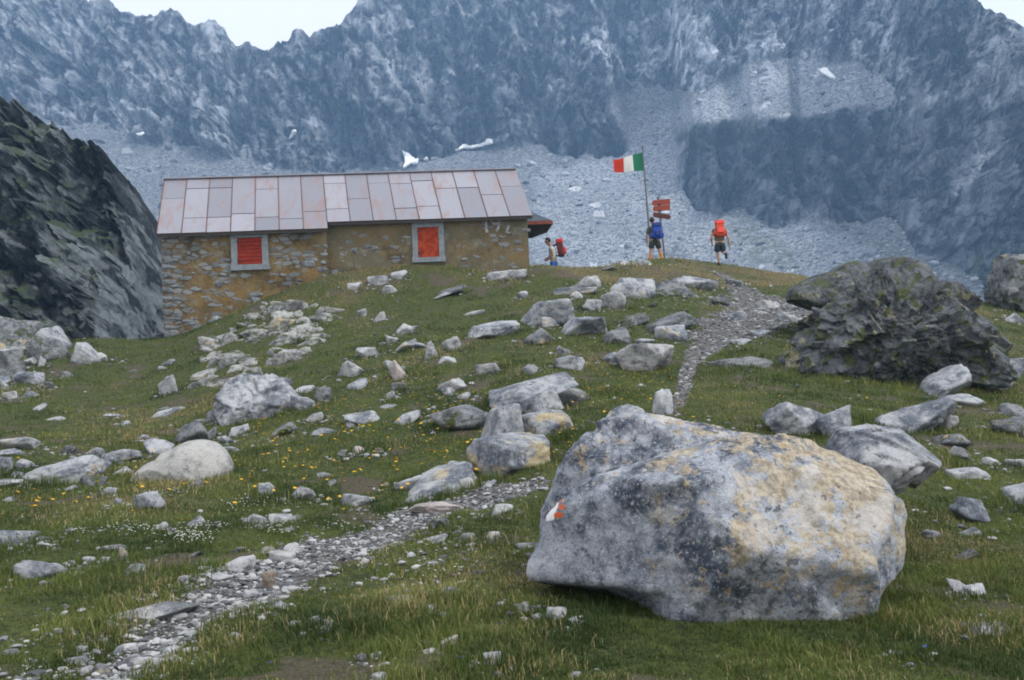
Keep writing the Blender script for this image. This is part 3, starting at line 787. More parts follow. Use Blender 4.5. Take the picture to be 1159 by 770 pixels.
def zone(xc, yc):
    if yc > 655: return ('small pale stone in the turf of the near foreground', 'small stones in the near turf') if xc > 300 else ('small stone along the near end of the lower path', 'small stones at the near end of the path')
    if yc > 545: return ('small stone beside or on the gravel of the lower path', 'small stones along the lower path') if xc < 620 else ('small stone in the grass right of the big front boulder', 'small stones right of the big boulder')
    if xc < 130: return ('small stone on the far left slope below the rubble heap', 'small stones on the far left slope')
    if xc < 300: return ('small stone in the grass around the oval boulder', 'small stones on the left slope')
    if xc < 560: return ('small stone on the flowery slope between outcrop and slab pile', 'small stones on the flowery slope') if yc > 375 else ('small pale stone on the grassy crest below the hut', 'small stones below the hut')
    if xc < 720: return ('small stone on the middle slope around the slab pile', 'small stones on the middle slope')
    if xc < 960: return ('small stone along the upper path', 'small stones along the upper path')
    return ('small stone on the right slope near the dark outcrop', 'small stones on the right slope')
occ = []
nr = 0
for i, (x0, y0, x1, y1, mt, tl, lab) in enumerate(TR):
    px = x1-x0
    rk = fit_rock(x0, y0, x1, y1, 300+i, mt, level=5 if px > 60 else 4, tilt=tl, npl=9+i % 5)
    if rk is None: continue
    V, T, loc = rk
    o = mk('rock' if px > 34 else 'stone', V, T, MATS[mt], loc=loc)
    occ.append((loc[0], loc[1]-.1, px*loc[1]/F*.5)); nr += 1
    if lab: tag(o, lab, 'rock' if px > 34 else 'stone')
    else:
        l, g = zone((x0+x1)/2, y1); tag(o, l, 'stone', g)

# boulders with an outline of their own
def outline_rock(pts, dc, depth, seed, lean=0., ex=3.2, lvl=6, rough=.05, npl=11, cx=None, fac=.0, fn=None, planes=None):
    """a closed boulder whose widest section, at distance dc, has the given outline"""
    W = P(np.array([q[0] for q in pts]), np.array([q[1] for q in pts]), dc)
    c = W[:, [0, 2]].mean(0) if cx is None else P(cx[0], cx[1], dc)[[0, 2]]
    rel = W[:, [0, 2]]-c
    ang = np.arctan2(rel[:, 1], rel[:, 0]); rad = np.hypot(rel[:, 0], rel[:, 1]); o = np.argsort(ang); ang, rad = ang[o], rad[o]
    D, T = ICO[lvl]
    ph = np.arctan2(D[:, 2], D[:, 0]); Rr = np.interp(ph, ang, rad, period=2*math.pi)
    cc = np.hypot(D[:, 0], D[:, 2]); yy = np.abs(D[:, 1])
    k = (cc**ex+yy**ex)**(-1/ex)
    g = np.random.default_rng(seed); N = g.normal(size=(npl, 3)); N[:, 1] -= .4; N /= np.linalg.norm(N, axis=1)[:, None]; h = g.uniform(.66, 1.0, npl)
    if planes: N = np.array([q[:3] for q in planes], float); h = np.array([q[3] for q in planes]); N /= np.linalg.norm(N, axis=1)[:, None]
    cut = ((np.clip(D@N.T, 0, None)/h)**48).sum(1)+1e-30
    kc = np.minimum(1, cut**(-1/48.)/k)
    inp = Rr*cc*k*(kc*fac+(1-fac)); y = D[:, 1]*k*kc*depth/2
    V = np.stack([inp*np.cos(ph), y, inp*np.sin(ph)], -1)
    s = rad.mean()
    nrm = V/np.linalg.norm(V, axis=1)[:, None]
    ns_ = V/s
    dsp = rough*s*(1.3*fbm(ns_*1.6+seed, 4, .55)+.55*fbm(ns_*5+seed, 4, .6)+.16*fbm(ns_*16+seed, 3, .6, True))
    V = V+nrm*dsp[:, None]
    V[:, 1] += lean*V[:, 2]
    if fn is not None: V = fn(V, s)
    return V, T, (c[0], dc, c[1])

def poly_rock(pts, dc, faces, ctr, fwd=.22, k=44, lvl=6, rough=.03, sh=.05, seed=0, fn=None):
    """an angular block: its widest section has the given convex outline, its faces are the planes (nx, ny, nz, distance)"""
    W = P(np.array([q[0] for q in pts]), np.array([q[1] for q in pts]), dc)[:, [0, 2]]; c = P(ctr[0], ctr[1], dc)[[0, 2]]; W = W-c
    N = [np.array(f[:3], float)/np.linalg.norm(f[:3]) for f in faces]; h = [f[3] for f in faces]
    for i in range(len(W)):
        a, b = W[i], W[(i+1) % len(W)]; e = b-a; n = np.array([-e[1], e[0]]); n = n/np.linalg.norm(n)
        if n@(a+b) < 0: n = -n
        n3 = np.array([n[0], -fwd, n[1]]); L_ = np.linalg.norm(n3); N.append(n3/L_); h.append((n@a)/L_)
        n3 = np.array([n[0], fwd*1.2, n[1]]); L_ = np.linalg.norm(n3); N.append(n3/L_); h.append((n@a)/L_)
    N = np.array(N); h = np.array(h)
    D, T = ICO[lvl]
    r = (((np.clip(D@N.T, 0, None)/h)**k).sum(1))**(-1/k)
    V = D*r[:, None]; s = np.sqrt(h.max()); rd = D
    d = sh*shards(V*1.5+seed)[0]+sh*.45*shards(V*4+seed+5.)[0]+rough*(fbm(V*2+seed, 4, .6)+.5*fbm(V*7+seed, 4, .65)+.25*fbm(V*22+seed, 3, .65, True))
    V = V+rd*d[:, None]
    if fn is not None: V = fn(V, 1.)
    return V, T, (c[0], dc, c[1])
HERO = [(598, 604), (596, 640), (612, 662), (640, 672), (672, 684), (705, 699), (745, 716), (850, 722), (940, 712), (972, 694), (990, 676), (1000, 655), (1000, 612), (1001, 578), (984, 549), (960, 525), (925, 502), (890, 492), (850, 492), (815, 498), (785, 507), (755, 516), (722, 524), (690, 533), (655, 553), (632, 570), (610, 588)]
def herofn(V, s):
    z = V[:, 2]; x = V[:, 0]
    uL = np.clip((-.40-x)/.35, 0, 1)*np.clip((-.20-z)/.16, 0, 1)
    uR = np.clip((x-.85)/.25, 0, 1)*np.clip((-.22-z)/.15, 0, 1)
    V[:, 1] += np.where(V[:, 1] < .3, .60*uL+.5*uR, 0)
    n = fbm(V*2.1+7, 4, .6, True)
    V[:, 1] -= .03*n
    return V
def hero_extra(s, col):
    c = s.coord(rnd=False)
    # ochre lichen crust over the upper right of the block
    x, y, z = s.sep(c)
    l1 = s.noise(c, 5.0, 9, .78, .3); l2 = s.noise(c, 1.6, 3, .5)
    g = s.math('ADD', s.ramp(x, -1.1, .7, -.10, .045), s.ramp(z, -.75, .35, -.07, .035))
    lf = s.ramp(s.math('ADD', g, s.math('ADD', s.math('MULTIPLY', l1, 1.0), s.math('MULTIPLY', l2, .2))), .625, .665)
    lc = s.mix(s.ramp(s.noise(c, 24, 5, .6), .38, .62), (.27, .22, .14), (.50, .43, .31))
    lc = s.mix(s.ramp(s.noise(c, 6, 3, .6), .60, .68), lc, (.42, .27, .06))
    col = s.mix(s.math('MULTIPLY', lf, .78), col, lc)
    wq = s.ramp(s.math('ADD', s.noise(c, 3.1, 7, .7), s.ramp(s.noise(c, .9, 2), .4, .7, 0, .1)), .58, .66)
    col = s.mix(s.math('MULTIPLY', wq, .5), col, (.50, .51, .55))
    b = s.ramp(s.noise(c, 13, 5, .62), .61, .66)
    col = s.mix(s.math('MULTIPLY', b, .8), col, (.06, .07, .085))
    # worn white and red waymark daubed on the left shoulder
    bv = BVHTree.FromPolygons([Vector(a) for a in HV_], HT_.tolist())
    for (u, v, ru, rv, cl) in ((622, 578, 7.5, 15, (.86, .85, .85)), (633, 560, 3, 7, (.55, .50, .52)), (629, 583, 4.2, 3.6, (.62, .12, .04)), (633, 574, 3.2, 3.0, (.55, .14, .07)), (632, 567, 2.4, 2.2, (.5, .15, .09))):
        h = bv.ray_cast(Vector(EYEP-np.array(HLOC)), Vector(ray(u+3, v)).normalized())[0]
        if h is None: continue
        q = [s.math('DIVIDE', s.math('SUBTRACT', ax, hh), r_*6.3/F) for ax, hh, r_ in zip((x, y, z), h, (ru*1.5, ru*1.9, rv))]
        rr2 = s.math('ADD', s.math('ADD', s.math('MULTIPLY', q[0], q[0]), s.math('MULTIPLY', q[1], q[1])), s.math('MULTIPLY', q[2], q[2]))
        w_ = s.math('MULTIPLY', s.math('SUBTRACT', s.noise(c, 14, 4), .5), 1.8)
        col = s.mix(s.ramp(s.math('ADD', rr2, w_), .8, 1.1, 1., 0.), col, cl)
    return col
HD = 6.55; HD_MARK = 6.35
HQ = [(599, 625), (611, 588), (648, 553), (690, 530), (755, 514), (830, 492), (900, 490), (950, 503), (995, 535), (1018, 572), (1022, 640), (1008, 685), (940, 716), (745, 720), (672, 694), (600, 656)]
V, T, loc = poly_rock(HQ, HD, [(.22, -.80, .52, .60), (-.50, -.84, .10, .60), (.05, -.95, -.32, .62), (.75, -.62, .05, .98), (0, 1, .1, .75), (.3, -.5, .85, .66)], (812, 612), fwd=.26, k=80, rough=.045, sh=.05, seed=3, fn=herofn)
HV_, HT_, HLOC = V, T, loc
# rear slab that rises behind the crevice, part of the same block
REAR = [(600, 610), (612, 660), (700, 680), (850, 640), (930, 600), (935, 522), (905, 497), (860, 489), (825, 482), (800, 480), (765, 474), (735, 469), (700, 476), (672, 484), (648, 502), (628, 530), (610, 565)]
RQ = [(603, 605), (618, 552), (645, 508), (672, 484), (700, 474), (765, 472), (830, 482), (900, 496), (935, 540), (920, 640), (700, 690), (612, 655)]
V2, T2, loc2 = poly_rock(RQ, HD+.80, [(-.2, -.72, .66, .52), (-.75, -.6, .3, .72), (0, 1, .2, .6), (.1, -.3, .95, .60)], (770, 580), fwd=.2, rough=.045, sh=.08, seed=9)
V2 = V2+np.array(loc2)-np.array(loc)
HEROM = rock_mat('hero_granite', (.045, .062, .095), (.36, .395, .46), lich=0, black=.6, speck=.85, sc=1.1, bias=.0, extra=hero_extra)
ho = mk('boulder', np.concatenate([V, V2]), np.concatenate([T, T2+len(V)]), HEROM, loc=loc)
tag(ho, 'huge pale granite boulder with ochre lichen and a white and red waymark in the foreground', 'boulder')
occ.append((loc[0], loc[1], 1.2))

DARKO = rock_mat('rock_dark_outcrop', (.012, .015, .017), (.10, .115, .13), lich=.45, lichcol=(.21, .20, .13), black=.9, moss=.45, sc=1.5, speck=.35)
def chipped(V, s):
    d = .16*shards(V/s*1.6+1)[0]+.08*shards(V/s*3.6+5)[0]+.03*fbm(V/s*9, 3)
    return V+(d*s)[:, None]*V/np.linalg.norm(V, axis=1)[:, None]
def big(name, pts, dc, depth, seed, mat, lab, cat='boulder', **k):
    V, T, loc = outline_rock(pts, dc, depth, seed, **k)
    o = mk(name, V, T, mat, loc=loc, smooth=mat is not DARKO); tag(o, lab, cat); occ.append((loc[0], loc[1], 1.0)); return o
V, T, loc = poly_rock([(925, 590), (930, 505), (950, 484), (985, 479), (1015, 488), (1066, 527), (1062, 540), (1020, 556), (975, 590)], 8.3, [(.1, -.55, .83, .34), (-.1, -.95, -.2, .55), (0, 1, 0, .6)], (985, 525), fwd=.3, rough=.035, sh=.07, seed=21)
o = mk('boulder', V, T, ROCKL, loc=loc); tag(o, 'lichened slab overhanging dark grass, attached behind the right end of the big front boulder', 'boulder'); occ.append((loc[0], loc[1], .7))
big('boulder', [(133, 556), (150, 543), (175, 522), (195, 508), (218, 499), (240, 502), (256, 515), (263, 532), (258, 545), (240, 556), (210, 566), (170, 572), (140, 568)], 13.2, 1.0, 31, rock_mat('rock_oval', (.16, .165, .17), (.40, .40, .39), lich=.3, black=.35, lichcol=(.33, .22, .10)),
    'big smooth oval boulder lying slanted on the left slope', lean=.35, ex=2.2, lvl=5, rough=.03, cx=(200, 538))
big('boulder', [(250, 470), (252, 450), (262, 434), (285, 428), (310, 430), (328, 438), (336, 450), (345, 462), (330, 474), (290, 482), (262, 484)], 18.6, 1.3, 33, ROCK,
    'squarish light grey boulder in the meadow below the pale outcrop', lean=.4, ex=3.2, lvl=6, rough=.06, cx=(292, 456), fn=chipped)
big('boulder', [(677, 332), (680, 322), (688, 310), (700, 300), (715, 298), (735, 299), (748, 302), (752, 315), (750, 335), (700, 345)], 35.5, 1.6, 35, None,
    'pale crest boulder with a small paint mark below the hiker at the signpost', lean=.3, ex=3.2, lvl=6, rough=.05, cx=(716, 320), fn=chipped)
crestb = C.objects[-1] if False else bpy.data.objects[[o.name for o in bpy.data.objects if o.name.startswith('boulder')][-1]]
big('boulder', [(693, 352), (700, 343), (712, 334), (730, 326), (760, 321), (778, 323), (788, 333), (791, 350), (770, 360), (735, 362), (700, 357)], 30.2, 1.6, 37, ROCKD,
    'dark overhanging boulder with a pale top on the crest above the middle slope', lean=.9, ex=3.2, lvl=6, rough=.05, cx=(745, 343), fn=chipped)
big('boulder', [(1127, 335), (1130, 312), (1138, 294), (1160, 290), (1200, 300), (1220, 350), (1180, 362), (1140, 350)], 31, 2.5, 39, ROCKD,
    'big dark boulder cut by the right edge on the right skyline', lean=.1, ex=3., lvl=6, rough=.05, cx=(1165, 330), fn=chipped)
big('boulder', [(890, 340), (897, 326), (915, 316), (945, 308), (985, 300), (1025, 292), (1045, 300), (1050, 330), (1010, 360), (950, 350), (905, 346)], 23.5, 2.0, 43, DARKO,
    'long dark slab forming the back left shoulder of the dark lichened outcrop', lean=.6, ex=4.5, lvl=5, rough=.03, cx=(975, 325))
def layered(V, s):
    W_ = V@np.array(Matrix.Rotation(.45, 3, 'Y')).T*np.array([1, 1, 1.8])+.25*np.stack([fbm(V, 3), fbm(V+9, 3), fbm(V+19, 3)], -1)
    d = .34*shards(W_*.9, .5, .55)[0]+.20*shards(W_*2.1+5, .6, .6)[0]+.11*shards(W_*4.6+9, .6, .6)[0]+.03*fbm(V*9, 3, .65)
    r = V/np.linalg.norm(V, axis=1)[:, None]; dr = .35*r+np.array([0, -.7, .45]); dr = np.where(V[:, 1:2] > .6, r*.5, dr)
    return V + d[:, None]*dr
V, T, loc = poly_rock([(888, 428), (890, 402), (908, 374), (940, 345), (975, 318), (1018, 297), (1043, 298), (1072, 328), (1114, 355), (1126, 385), (1126, 440), (1000, 462)], 19.3, [(-.12, -.62, .78, .98), (-.5, -.75, .35, 1.35), (.5, -.7, .45, 1.45), (0, -.95, -.25, 1.15), (0, 1, .1, 1.9)], (1008, 392), fwd=.25, k=60, rough=.16, sh=.30, seed=41)
o = mk('boulder', V, T, DARKO, loc=loc, smooth=False); tag(o, 'massive dark lichen covered outcrop standing beside the upper path on the right', 'boulder'); occ.append((loc[0], loc[1], 1.9))
# the crest boulder carries a worn waymark
def crest_extra(s, col):
    c = s.coord(rnd=False); x, y, z = s.sep(c); cl = crestb.location
    for (u, v, ru, rv, cc_) in ((737, 304, 2.6, 6.5, (.80, .78, .80)), (737, 304, 1.6, 3.0, (.70, .35, .33))):
        q = P(u, v, 34.9); dx = s.math('DIVIDE', s.math('SUBTRACT', x, q[0]-cl[0]), ru*35/F); dz = s.math('DIVIDE', s.math('SUBTRACT', z, q[2]-cl[2]), rv*35/F)
        rr2 = s.math('ADD', s.math('MULTIPLY', dx, dx), s.math('MULTIPLY', dz, dz))
        col = s.mix(s.ramp(s.math('ADD', rr2, s.math('MULTIPLY', s.math('SUBTRACT', s.noise(c, 14, 3), .5), 1.)), .7, 1.1, 1., 0.), col, cc_)
    return col
crestb.data.materials.clear(); crestb.data.materials.append(rock_mat('rock_crest', (.13, .15, .185), (.38, .40, .43), lich=.2, black=.4, extra=crest_extra))

# pale bedrock outcrop below the hut: one mass of jointed blocks with turf between
OPOLY = [(212, 436), (216, 410), (228, 388), (248, 372), (272, 360), (296, 342), (330, 335), (345, 345), (372, 352), (376, 372), (372, 384), (350, 392), (335, 408), (300, 418), (275, 436), (240, 442)]
ox = []; tries = 0
while len(ox) < 230 and tries < 6000:
    tries += 1
    u = rng.uniform(205, 385); v_ = rng.uniform(335, 448)
    if not pip(np.array([u]), np.array([v_]), OPOLY)[0]: continue
    if perlin(np.array([[u/26, v_/17, 3.3]]))[0] < -.06: continue
    ox.append((u, v_))
op = hit0([a[0] for a in ox], [a[1] for a in ox])
mb = MB()
OV = [facet(4, 500+i, rough=.10, npl=8, lo=.45, k=44) for i in range(9)]
oc = op.mean(0)
for i, q_ in enumerate(op):
    V, T = OV[i % 9]; w_ = rng.uniform(.2, .72)*(.8+.8*(rng.random() < .2)); S = np.array([w_, w_*rng.uniform(.6, .9), w_*rng.uniform(.42, .75)])
    a = rng.uniform(-.5, .5); b = rng.uniform(-.15, .5); M = np.array(Matrix.Rotation(a, 3, 'Z')@Matrix.Rotation(-b, 3, 'Y')@Matrix.Rotation(-rng.uniform(0, .45), 3, 'X'))
    mb.add((V*S)@M.T+q_-oc+np.array([0, .1, -S[2]*.16]), None, T)
o = mb.build('rock_outcrop', OUTC, smooth=True, loc=oc); tag(o, 'pale jointed bedrock outcrop with turf in its cracks below the left wing of the hut', 'outcrop')
mb = MB(); q0 = hit0([193], [436])[0]

# scattered single stones filled up to about 300 in all
SV = [facet(4, 700+i, rough=.07, npl=8+i % 4, lo=.5, k=40) for i in range(14)]
SMESH = []
for i, (V, T) in enumerate(SV):
    for mt in ('p', 'd', 'l', 'p', 'w'):
        me = mk('stone', V, T, MATS[mt], link=False); SMESH.append(me.data); bpy.data.objects.remove(me)
cl_pts = []
for k in range(150):
    y_ = float(np.exp(rng.uniform(math.log(5.5), math.log(34)))); x_ = rng.uniform(-.56, .56)*y_
    pd = float(pathd(np.array([x_]), np.array([y_]))[0]); dn = float(n2(np.array([x_]), np.array([y_]), .35, 3, 12.)[0])
    if dn < -.15 and pd > 1.6: continue
    cl_pts.append((x_, y_))
targ = 300-nr-40; made = 0
while made < targ:
    if rng.random() < .75:
        a = cl_pts[rng.integers(len(cl_pts))]; x_ = a[0]+rng.normal(0, .45); y_ = a[1]+rng.normal(0, .6)
    else:
        y_ = float(np.exp(rng.uniform(math.log(7), math.log(34)))); x_ = rng.uniform(-.52, .52)*y_
    if y_ < 5.2 or any((x_-a)**2+(y_-b)**2 < c_*c_*.8 for a, b, c_ in occ): continue
    s_ = (.10+.08*rng.pareto(2.2))*(.75+y_/26); s_ = min(s_, .55)
    z_ = float(gz(x_, y_)); u_, v_ = proj([x_, y_, z_])
    if y_ < 9: s_ = min(s_, .13)
    if v_ < 296 or not (-5 < u_ < 1165) or v_ > 775: continue
    if u_ < 190 and v_ > 590: 
        if rng.random() < .7: continue
    fl2 = 1.0
    if 430 < u_ < 930 and v_ < 490: s_ *= 1.45; fl2 = .62
    o = bpy.data.objects.new('stone', SMESH[rng.integers(len(SMESH))]); C.objects.link(o)
    o.scale = (s_*rng.uniform(1.0, 2.1), s_*rng.uniform(.9, 1.5), s_*fl2*rng.uniform(.4, .8)); o.location = (x_, y_, z_+o.scale[2]*.02)
    o.rotation_euler = (rng.uniform(-.2, .2), rng.uniform(-.45, .1), rng.uniform(-.5, .5))
    l, g = zone(u_, v_); tag(o, l, 'stone', g); made += 1

# gravel of the paths and pebbles in the turf
def scatter_xy(n, lo, hi, az_=.62):
    y_ = np.exp(rng.uniform(math.log(lo), math.log(hi), n)); x_ = rng.uniform(-az_, az_, n)*y_
    return x_, y_
gx, gy = scatter_xy(300000, 4.2, 39)
pmv = pathmask(gx, gy); keep = rng.random(len(gx)) < pmv*.6*np.clip(.75+1.2*n2(gx, gy, 2.2, 3, 44.), .1, 1); gx, gy = gx[keep][:36000], gy[keep][:36000]
px_, py_ = scatter_xy(36000, 4.2, 36)
pn = n2(px_, py_, .7, 4, 21.); pd = pathd(px_, py_)
kp = (rng.random(len(px_)) < np.clip((pn-.14)*1.8, .006, .5)) | ((pd < 1.9) & (rng.random(len(px_)) < .33))
oc_ = np.array(occ); oi = rng.integers(0, len(oc_), 5200); oa = rng.uniform(0, 6.28, 5200); orr = oc_[oi, 2]*rng.uniform(.8, 2.0, 5200)+.05
gx = np.concatenate([gx, px_[kp], oc_[oi, 0]+np.cos(oa)*orr]); gy = np.concatenate([gy, py_[kp], oc_[oi, 1]+np.sin(oa)*orr*.8])
gz_ = gz(gx, gy); s_ = .008+.008*rng.pareto(2.1, len(gx)); s_ = np.clip(s_*(.7+gy/12), .008, .045+.0012*gy)
scl = np.stack([s_*rng.uniform(.8, 1.6, len(s_)), s_*rng.uniform(.8, 1.3, len(s_)), s_*rng.uniform(.35, .8, len(s_))], -1)*1.3
v, t = pack(LOW[:3]+LOW2[:3], rng.integers(0, 6, len(gx)), scl, rng.uniform(0, 6.28, len(gx)), np.stack([gx, gy, gz_+scl[:, 2]*.25], -1))
gv = mk('gravel', v, t, bulk_stone_mat('gravel_stone', (.07, .075, .085), (.40, .41, .425), 30), smooth=False)
tag(gv, 'loose grey gravel and pebbles on the paths and in the turf', 'gravel', kind='stuff')

# ------------------------------------------------------------------ grass
def blades(n, lo, hi, hbase, wbase):
    nt_ = n//9
    cx, cy_ = scatter_xy(nt_, lo, hi, .64)
    k = 9; bx = np.repeat(cx, k)+rng.normal(0, 1, nt_*k)*np.repeat(.022+.0035*cy_, k); by = np.repeat(cy_, k)+rng.normal(0, 1, nt_*k)*np.repeat(.03+.004*cy_, k)
    dens = np.clip(1-pathmask(bx, by)*1.3, .0, 1)*np.clip(1-(np.clip((n2(bx, by, 1.1, 4, 8.)-.22)/.12, 0, 1)), .12, 1)
    kp = rng.random(len(bx)) < dens
    rockn = np.zeros(len(bx))
    for (ax_, ay_, ar_) in occ:
        dd_ = (bx-ax_)**2+(by-ay_)**2; rockn = np.maximum(rockn, np.clip(1.9-np.sqrt(dd_)/(ar_+.12), 0, 1)*(np.sqrt(dd_) < ar_*2+.25))
    tn = np.repeat(np.arange(nt_), k)[kp]; tr = rng.random(nt_)[tn]; thh = rng.uniform(.6, 1.35, nt_)[tn]; bx, by, rockn = bx[kp], by[kp], rockn[kp]; m_ = len(bx)
    tall = np.clip(1+1.1*n2(bx, by, .8, 3, 33.)+.7*n2(bx, by, 2.7, 2, 34.), .45, 2.1)
    h = hbase*(1+.9*rockn)*tall*thh*rng.uniform(.55, 1.25, m_)*(1+.02*(by-5)); wd = wbase*(.55+by/11.)*rng.uniform(.7, 1.3, m_)
    th = rng.uniform(0, 2*math.pi, m_); lean = rng.uniform(.15, .9, m_)*h
    bz = gz(bx, by)-.008
    dx, dy = np.cos(th), np.sin(th); sx, sy = -dy*wd/2, dx*wd/2
    # blades mostly show their width to any viewer: random yaw, bent tip
    V = np.empty((m_, 5, 3))
    for j, (f, l, ww) in enumerate(((0, 0, 1), (0, 0, -1), (.62, .38, .8), (.62, .38, -.8), (1, 1, 0))):
        V[:, j, 0] = bx+dx*lean*l+sx*ww; V[:, j, 1] = by+dy*lean*l+sy*ww; V[:, j, 2] = bz+h*f*(1-.25*l*lean/h)
    V[:, 2, :2], V[:, 3, :2] = V[:, 2, :2], V[:, 3, :2]
    i0 = np.arange(m_)[:, None]*5
    Q = i0+np.array([[0, 1, 3, 2]]); T = i0+np.array([[2, 3, 4]])
    dryn = np.clip(.44+1.3*n2(bx, by, .35, 4, 2.)+.5*n2(bx, by, 1.7, 3, 4.), 0, 1)
    cr_ = np.clip((by-29)/5, 0, 1)*(bz > 4.0)
    dryn = np.clip(dryn*.8+.5*cr_, 0, 1)
    near = np.clip((9.5-by)/4, 0, 1)
    dryn = np.clip(dryn+.12*near, 0, 1)
    isd = (rng.random(m_)*.75+tr*.25) < dryn**1.5*.8
    g1 = np.array([.034, .062, .015]); g2 = np.array([.175, .215, .052]); s1 = np.array([.18, .14, .055]); s2 = np.array([.48, .40, .21])
    a = np.clip(rng.random(m_)*.45+tr*.3+.5*dryn-.12+1.1*n2(bx, by, 1.1, 4, 51.), 0, 1)[:, None]; b_ = rng.random(m_)[:, None]
    col = np.where(isd[:, None], s1+(s2-s1)*b_, g1+(g2-g1)*a)
    return V.reshape(-1, 3), Q, T, np.repeat(col, 5, 0)
gs = NT('grass_blades'); ga = gs.attr('tint')
gs.b.inputs['Roughness'].default_value = .7
tr_ = gs.new('ShaderNodeBsdfTranslucent'); gs.put(tr_.inputs[0], ga); ms = gs.new('ShaderNodeMixShader'); ms.inputs[0].default_value = .3
gs.put(gs.b.inputs['Base Color'], ga); gs.l.new(gs.b.outputs[0], ms.inputs[1]); gs.l.new(tr_.outputs[0], ms.inputs[2]); gs.l.new(ms.outputs[0], gs.n['Material Output'].inputs[0])
V, Q, T, col = blades(NBLADE, 3.2, 38, .038, .0046)
go = mk('grass', V, [Q, T], gs.m, smooth=False); cattr(go, 'tint', col)
tag(go, 'short alpine grass, green with straw coloured tufts', 'grass', kind='stuff')

# ------------------------------------------------------------------ flowers
YEL = plain('petal_yellow', (.85, .50, .03), .6, .2, 30); STEM = plain('stem_green', (.05, .09, .025), .8); WHT = plain('petal_white', (.80, .80, .76), .6, .1, 30); BLU = plain('petal_blue', (.08, .12, .55), .6, .1, 30)
def flower(pet, r=.021, h=.10, n=6):
    mb = MB(); mb.tube([(0, 0, 0), (.004, 0, h*.6), (0, .003, h)], [.0022, .002, .002], 5, 0)
    V = [[0, 0, h-.003]]; T = []
    for i in range(n):
        a = 2*math.pi*i/n
        for da, rr_, zz in ((-.42, .6, .3), (-.25, 1., .25), (.25, 1., .25), (.42, .6, .3)):
            V.append([math.cos(a+da)*r*rr_, math.sin(a+da)*r*rr_, h-.003+r*zz*rr_*1.6])
        b = 1+i*4; T += [[0, b, b+1], [0, b+1, b+2], [0, b+2, b+3]]
    mb.add(V, None, T, 1)
    for s_ in range(8):
        a = s_*math.pi/4; mb.add([[0, 0, h+r*.45], [math.cos(a)*r*.45, math.sin(a)*r*.45, h], [math.cos(a+.8)*r*.45, math.sin(a+.8)*r*.45, h]], None, [[0, 1, 2]], 1)
    return mb
ym = flower(YEL, .020).build('yellow_flower', [STEM, YEL]); yme = ym.data; bpy.data.objects.remove(ym)
FC = [(110, 470, 60, 45, 6), (200, 440, 50, 30, 12), (260, 500, 60, 30, 20), (380, 490, 110, 45, 150), (470, 470, 60, 50, 90), (430, 520, 130, 22, 70), (330, 470, 60, 35, 50), (560, 400, 60, 20, 18), (710, 432, 45, 14, 60), (690, 470, 55, 18, 30), (650, 500, 50, 30, 25),
      (300, 440, 140, 40, 30), (160, 530, 60, 18, 40), (70, 570, 70, 12, 22), (130, 410, 70, 20, 14), (560, 500, 50, 40, 20), (500, 430, 60, 25, 30), (950, 440, 60, 20, 6), (330, 560, 60, 10, 8), (30, 578, 22, 6, 10), (490, 380, 60, 15, 15), (600, 520, 40, 20, 10)]
fl = []
for (a, b, sa, sb_, n) in FC:
    fl += [(rng.normal(a, sa*1.15), rng.normal(b, sb_*1.0)) for _ in range(n)]
fl = np.array(fl); fl = fl[(fl[:, 0] > 0) & (fl[:, 0] < 1159) & (fl[:, 1] > 315) & (fl[:, 1] < 600)]
fp = hit0(fl[:, 0], fl[:, 1]+2); fp = fp[~np.isnan(fp[:, 0])]
okf = (pathd(fp[:, 0], fp[:, 1]) > 1.1) & np.array([not any((a-q_[0])**2+(b-q_[1])**2 < (c_*.75)**2 for a, b, c_ in occ) for q_ in fp]); fp = fp[okf]
fp = fp[np.argsort(fp[:, 1])]
for q_ in fp[:300]:
    o = bpy.data.objects.new('yellow_flower', yme); C.objects.link(o); o.location = q_; s_ = rng.uniform(.75, 1.3); o.scale = (s_*1.1, s_*1.1, s_*rng.uniform(.9, 1.3)); o.rotation_euler = (rng.uniform(-.1, .6), rng.uniform(-.3, .3), rng.uniform(0, 6))
    u_, v_ = proj(q_)
    lb = ('yellow flower in the grass at the far left above the pale dry turf', 'yellow flowers at the far left') if u_ < 150 else (('yellow flower in the meadow between oval boulder and slab pile', 'yellow flowers in the meadow') if u_ < 600 else ('yellow flower behind the big front boulder', 'yellow flowers behind the big boulder'))
    tag(o, lb[0], 'flower', lb[1])
rest = fp[300:]
def bulk_flowers(name, src, pts, lab, mats):
    base = src; fl_ = base.Q+[]; V0 = np.concatenate(base.V); Q0 = np.concatenate(base.Q); T0 = np.concatenate(base.T); n0 = len(V0); m_ = len(pts)
    sc_ = rng.uniform(.8, 1.25, m_)[:, None, None]
    V = (V0[None]*sc_+pts[:, None, :]).reshape(-1, 3); off = (np.arange(m_)*n0)[:, None, None]
    Q = (Q0[None]+off).reshape(-1, 4); T = (T0[None]+off).reshape(-1, 3)
    o = mk(name, V, [Q, T], mats, smooth=False, fmat=np.concatenate([np.tile(base.qm, m_), np.tile(base.tm, m_)]))
    tag(o, lab, 'flowers', kind='stuff')
if len(rest): bulk_flowers('yellow_flowers', flower(YEL, .024, .09), rest, 'small yellow flowers dotted over the far part of the meadow', [STEM, YEL])
wf = []
for (a, b, sa, sb_, n) in ((215, 612, 22, 7, 110), (235, 600, 20, 5, 40), (150, 603, 25, 6, 60), (130, 585, 30, 5, 15), (185, 562, 22, 5, 30), (290, 575, 40, 8, 45), (320, 605, 18, 5, 25), (90, 606, 10, 4, 14), (380, 600, 20, 6, 20), (500, 655, 25, 6, 12), (560, 505, 70, 10, 10), (620, 640, 12, 8, 8)):
    wf += [(rng.normal(a, sa*.6), rng.normal(b, sb_*.6)) for _ in range(n)]
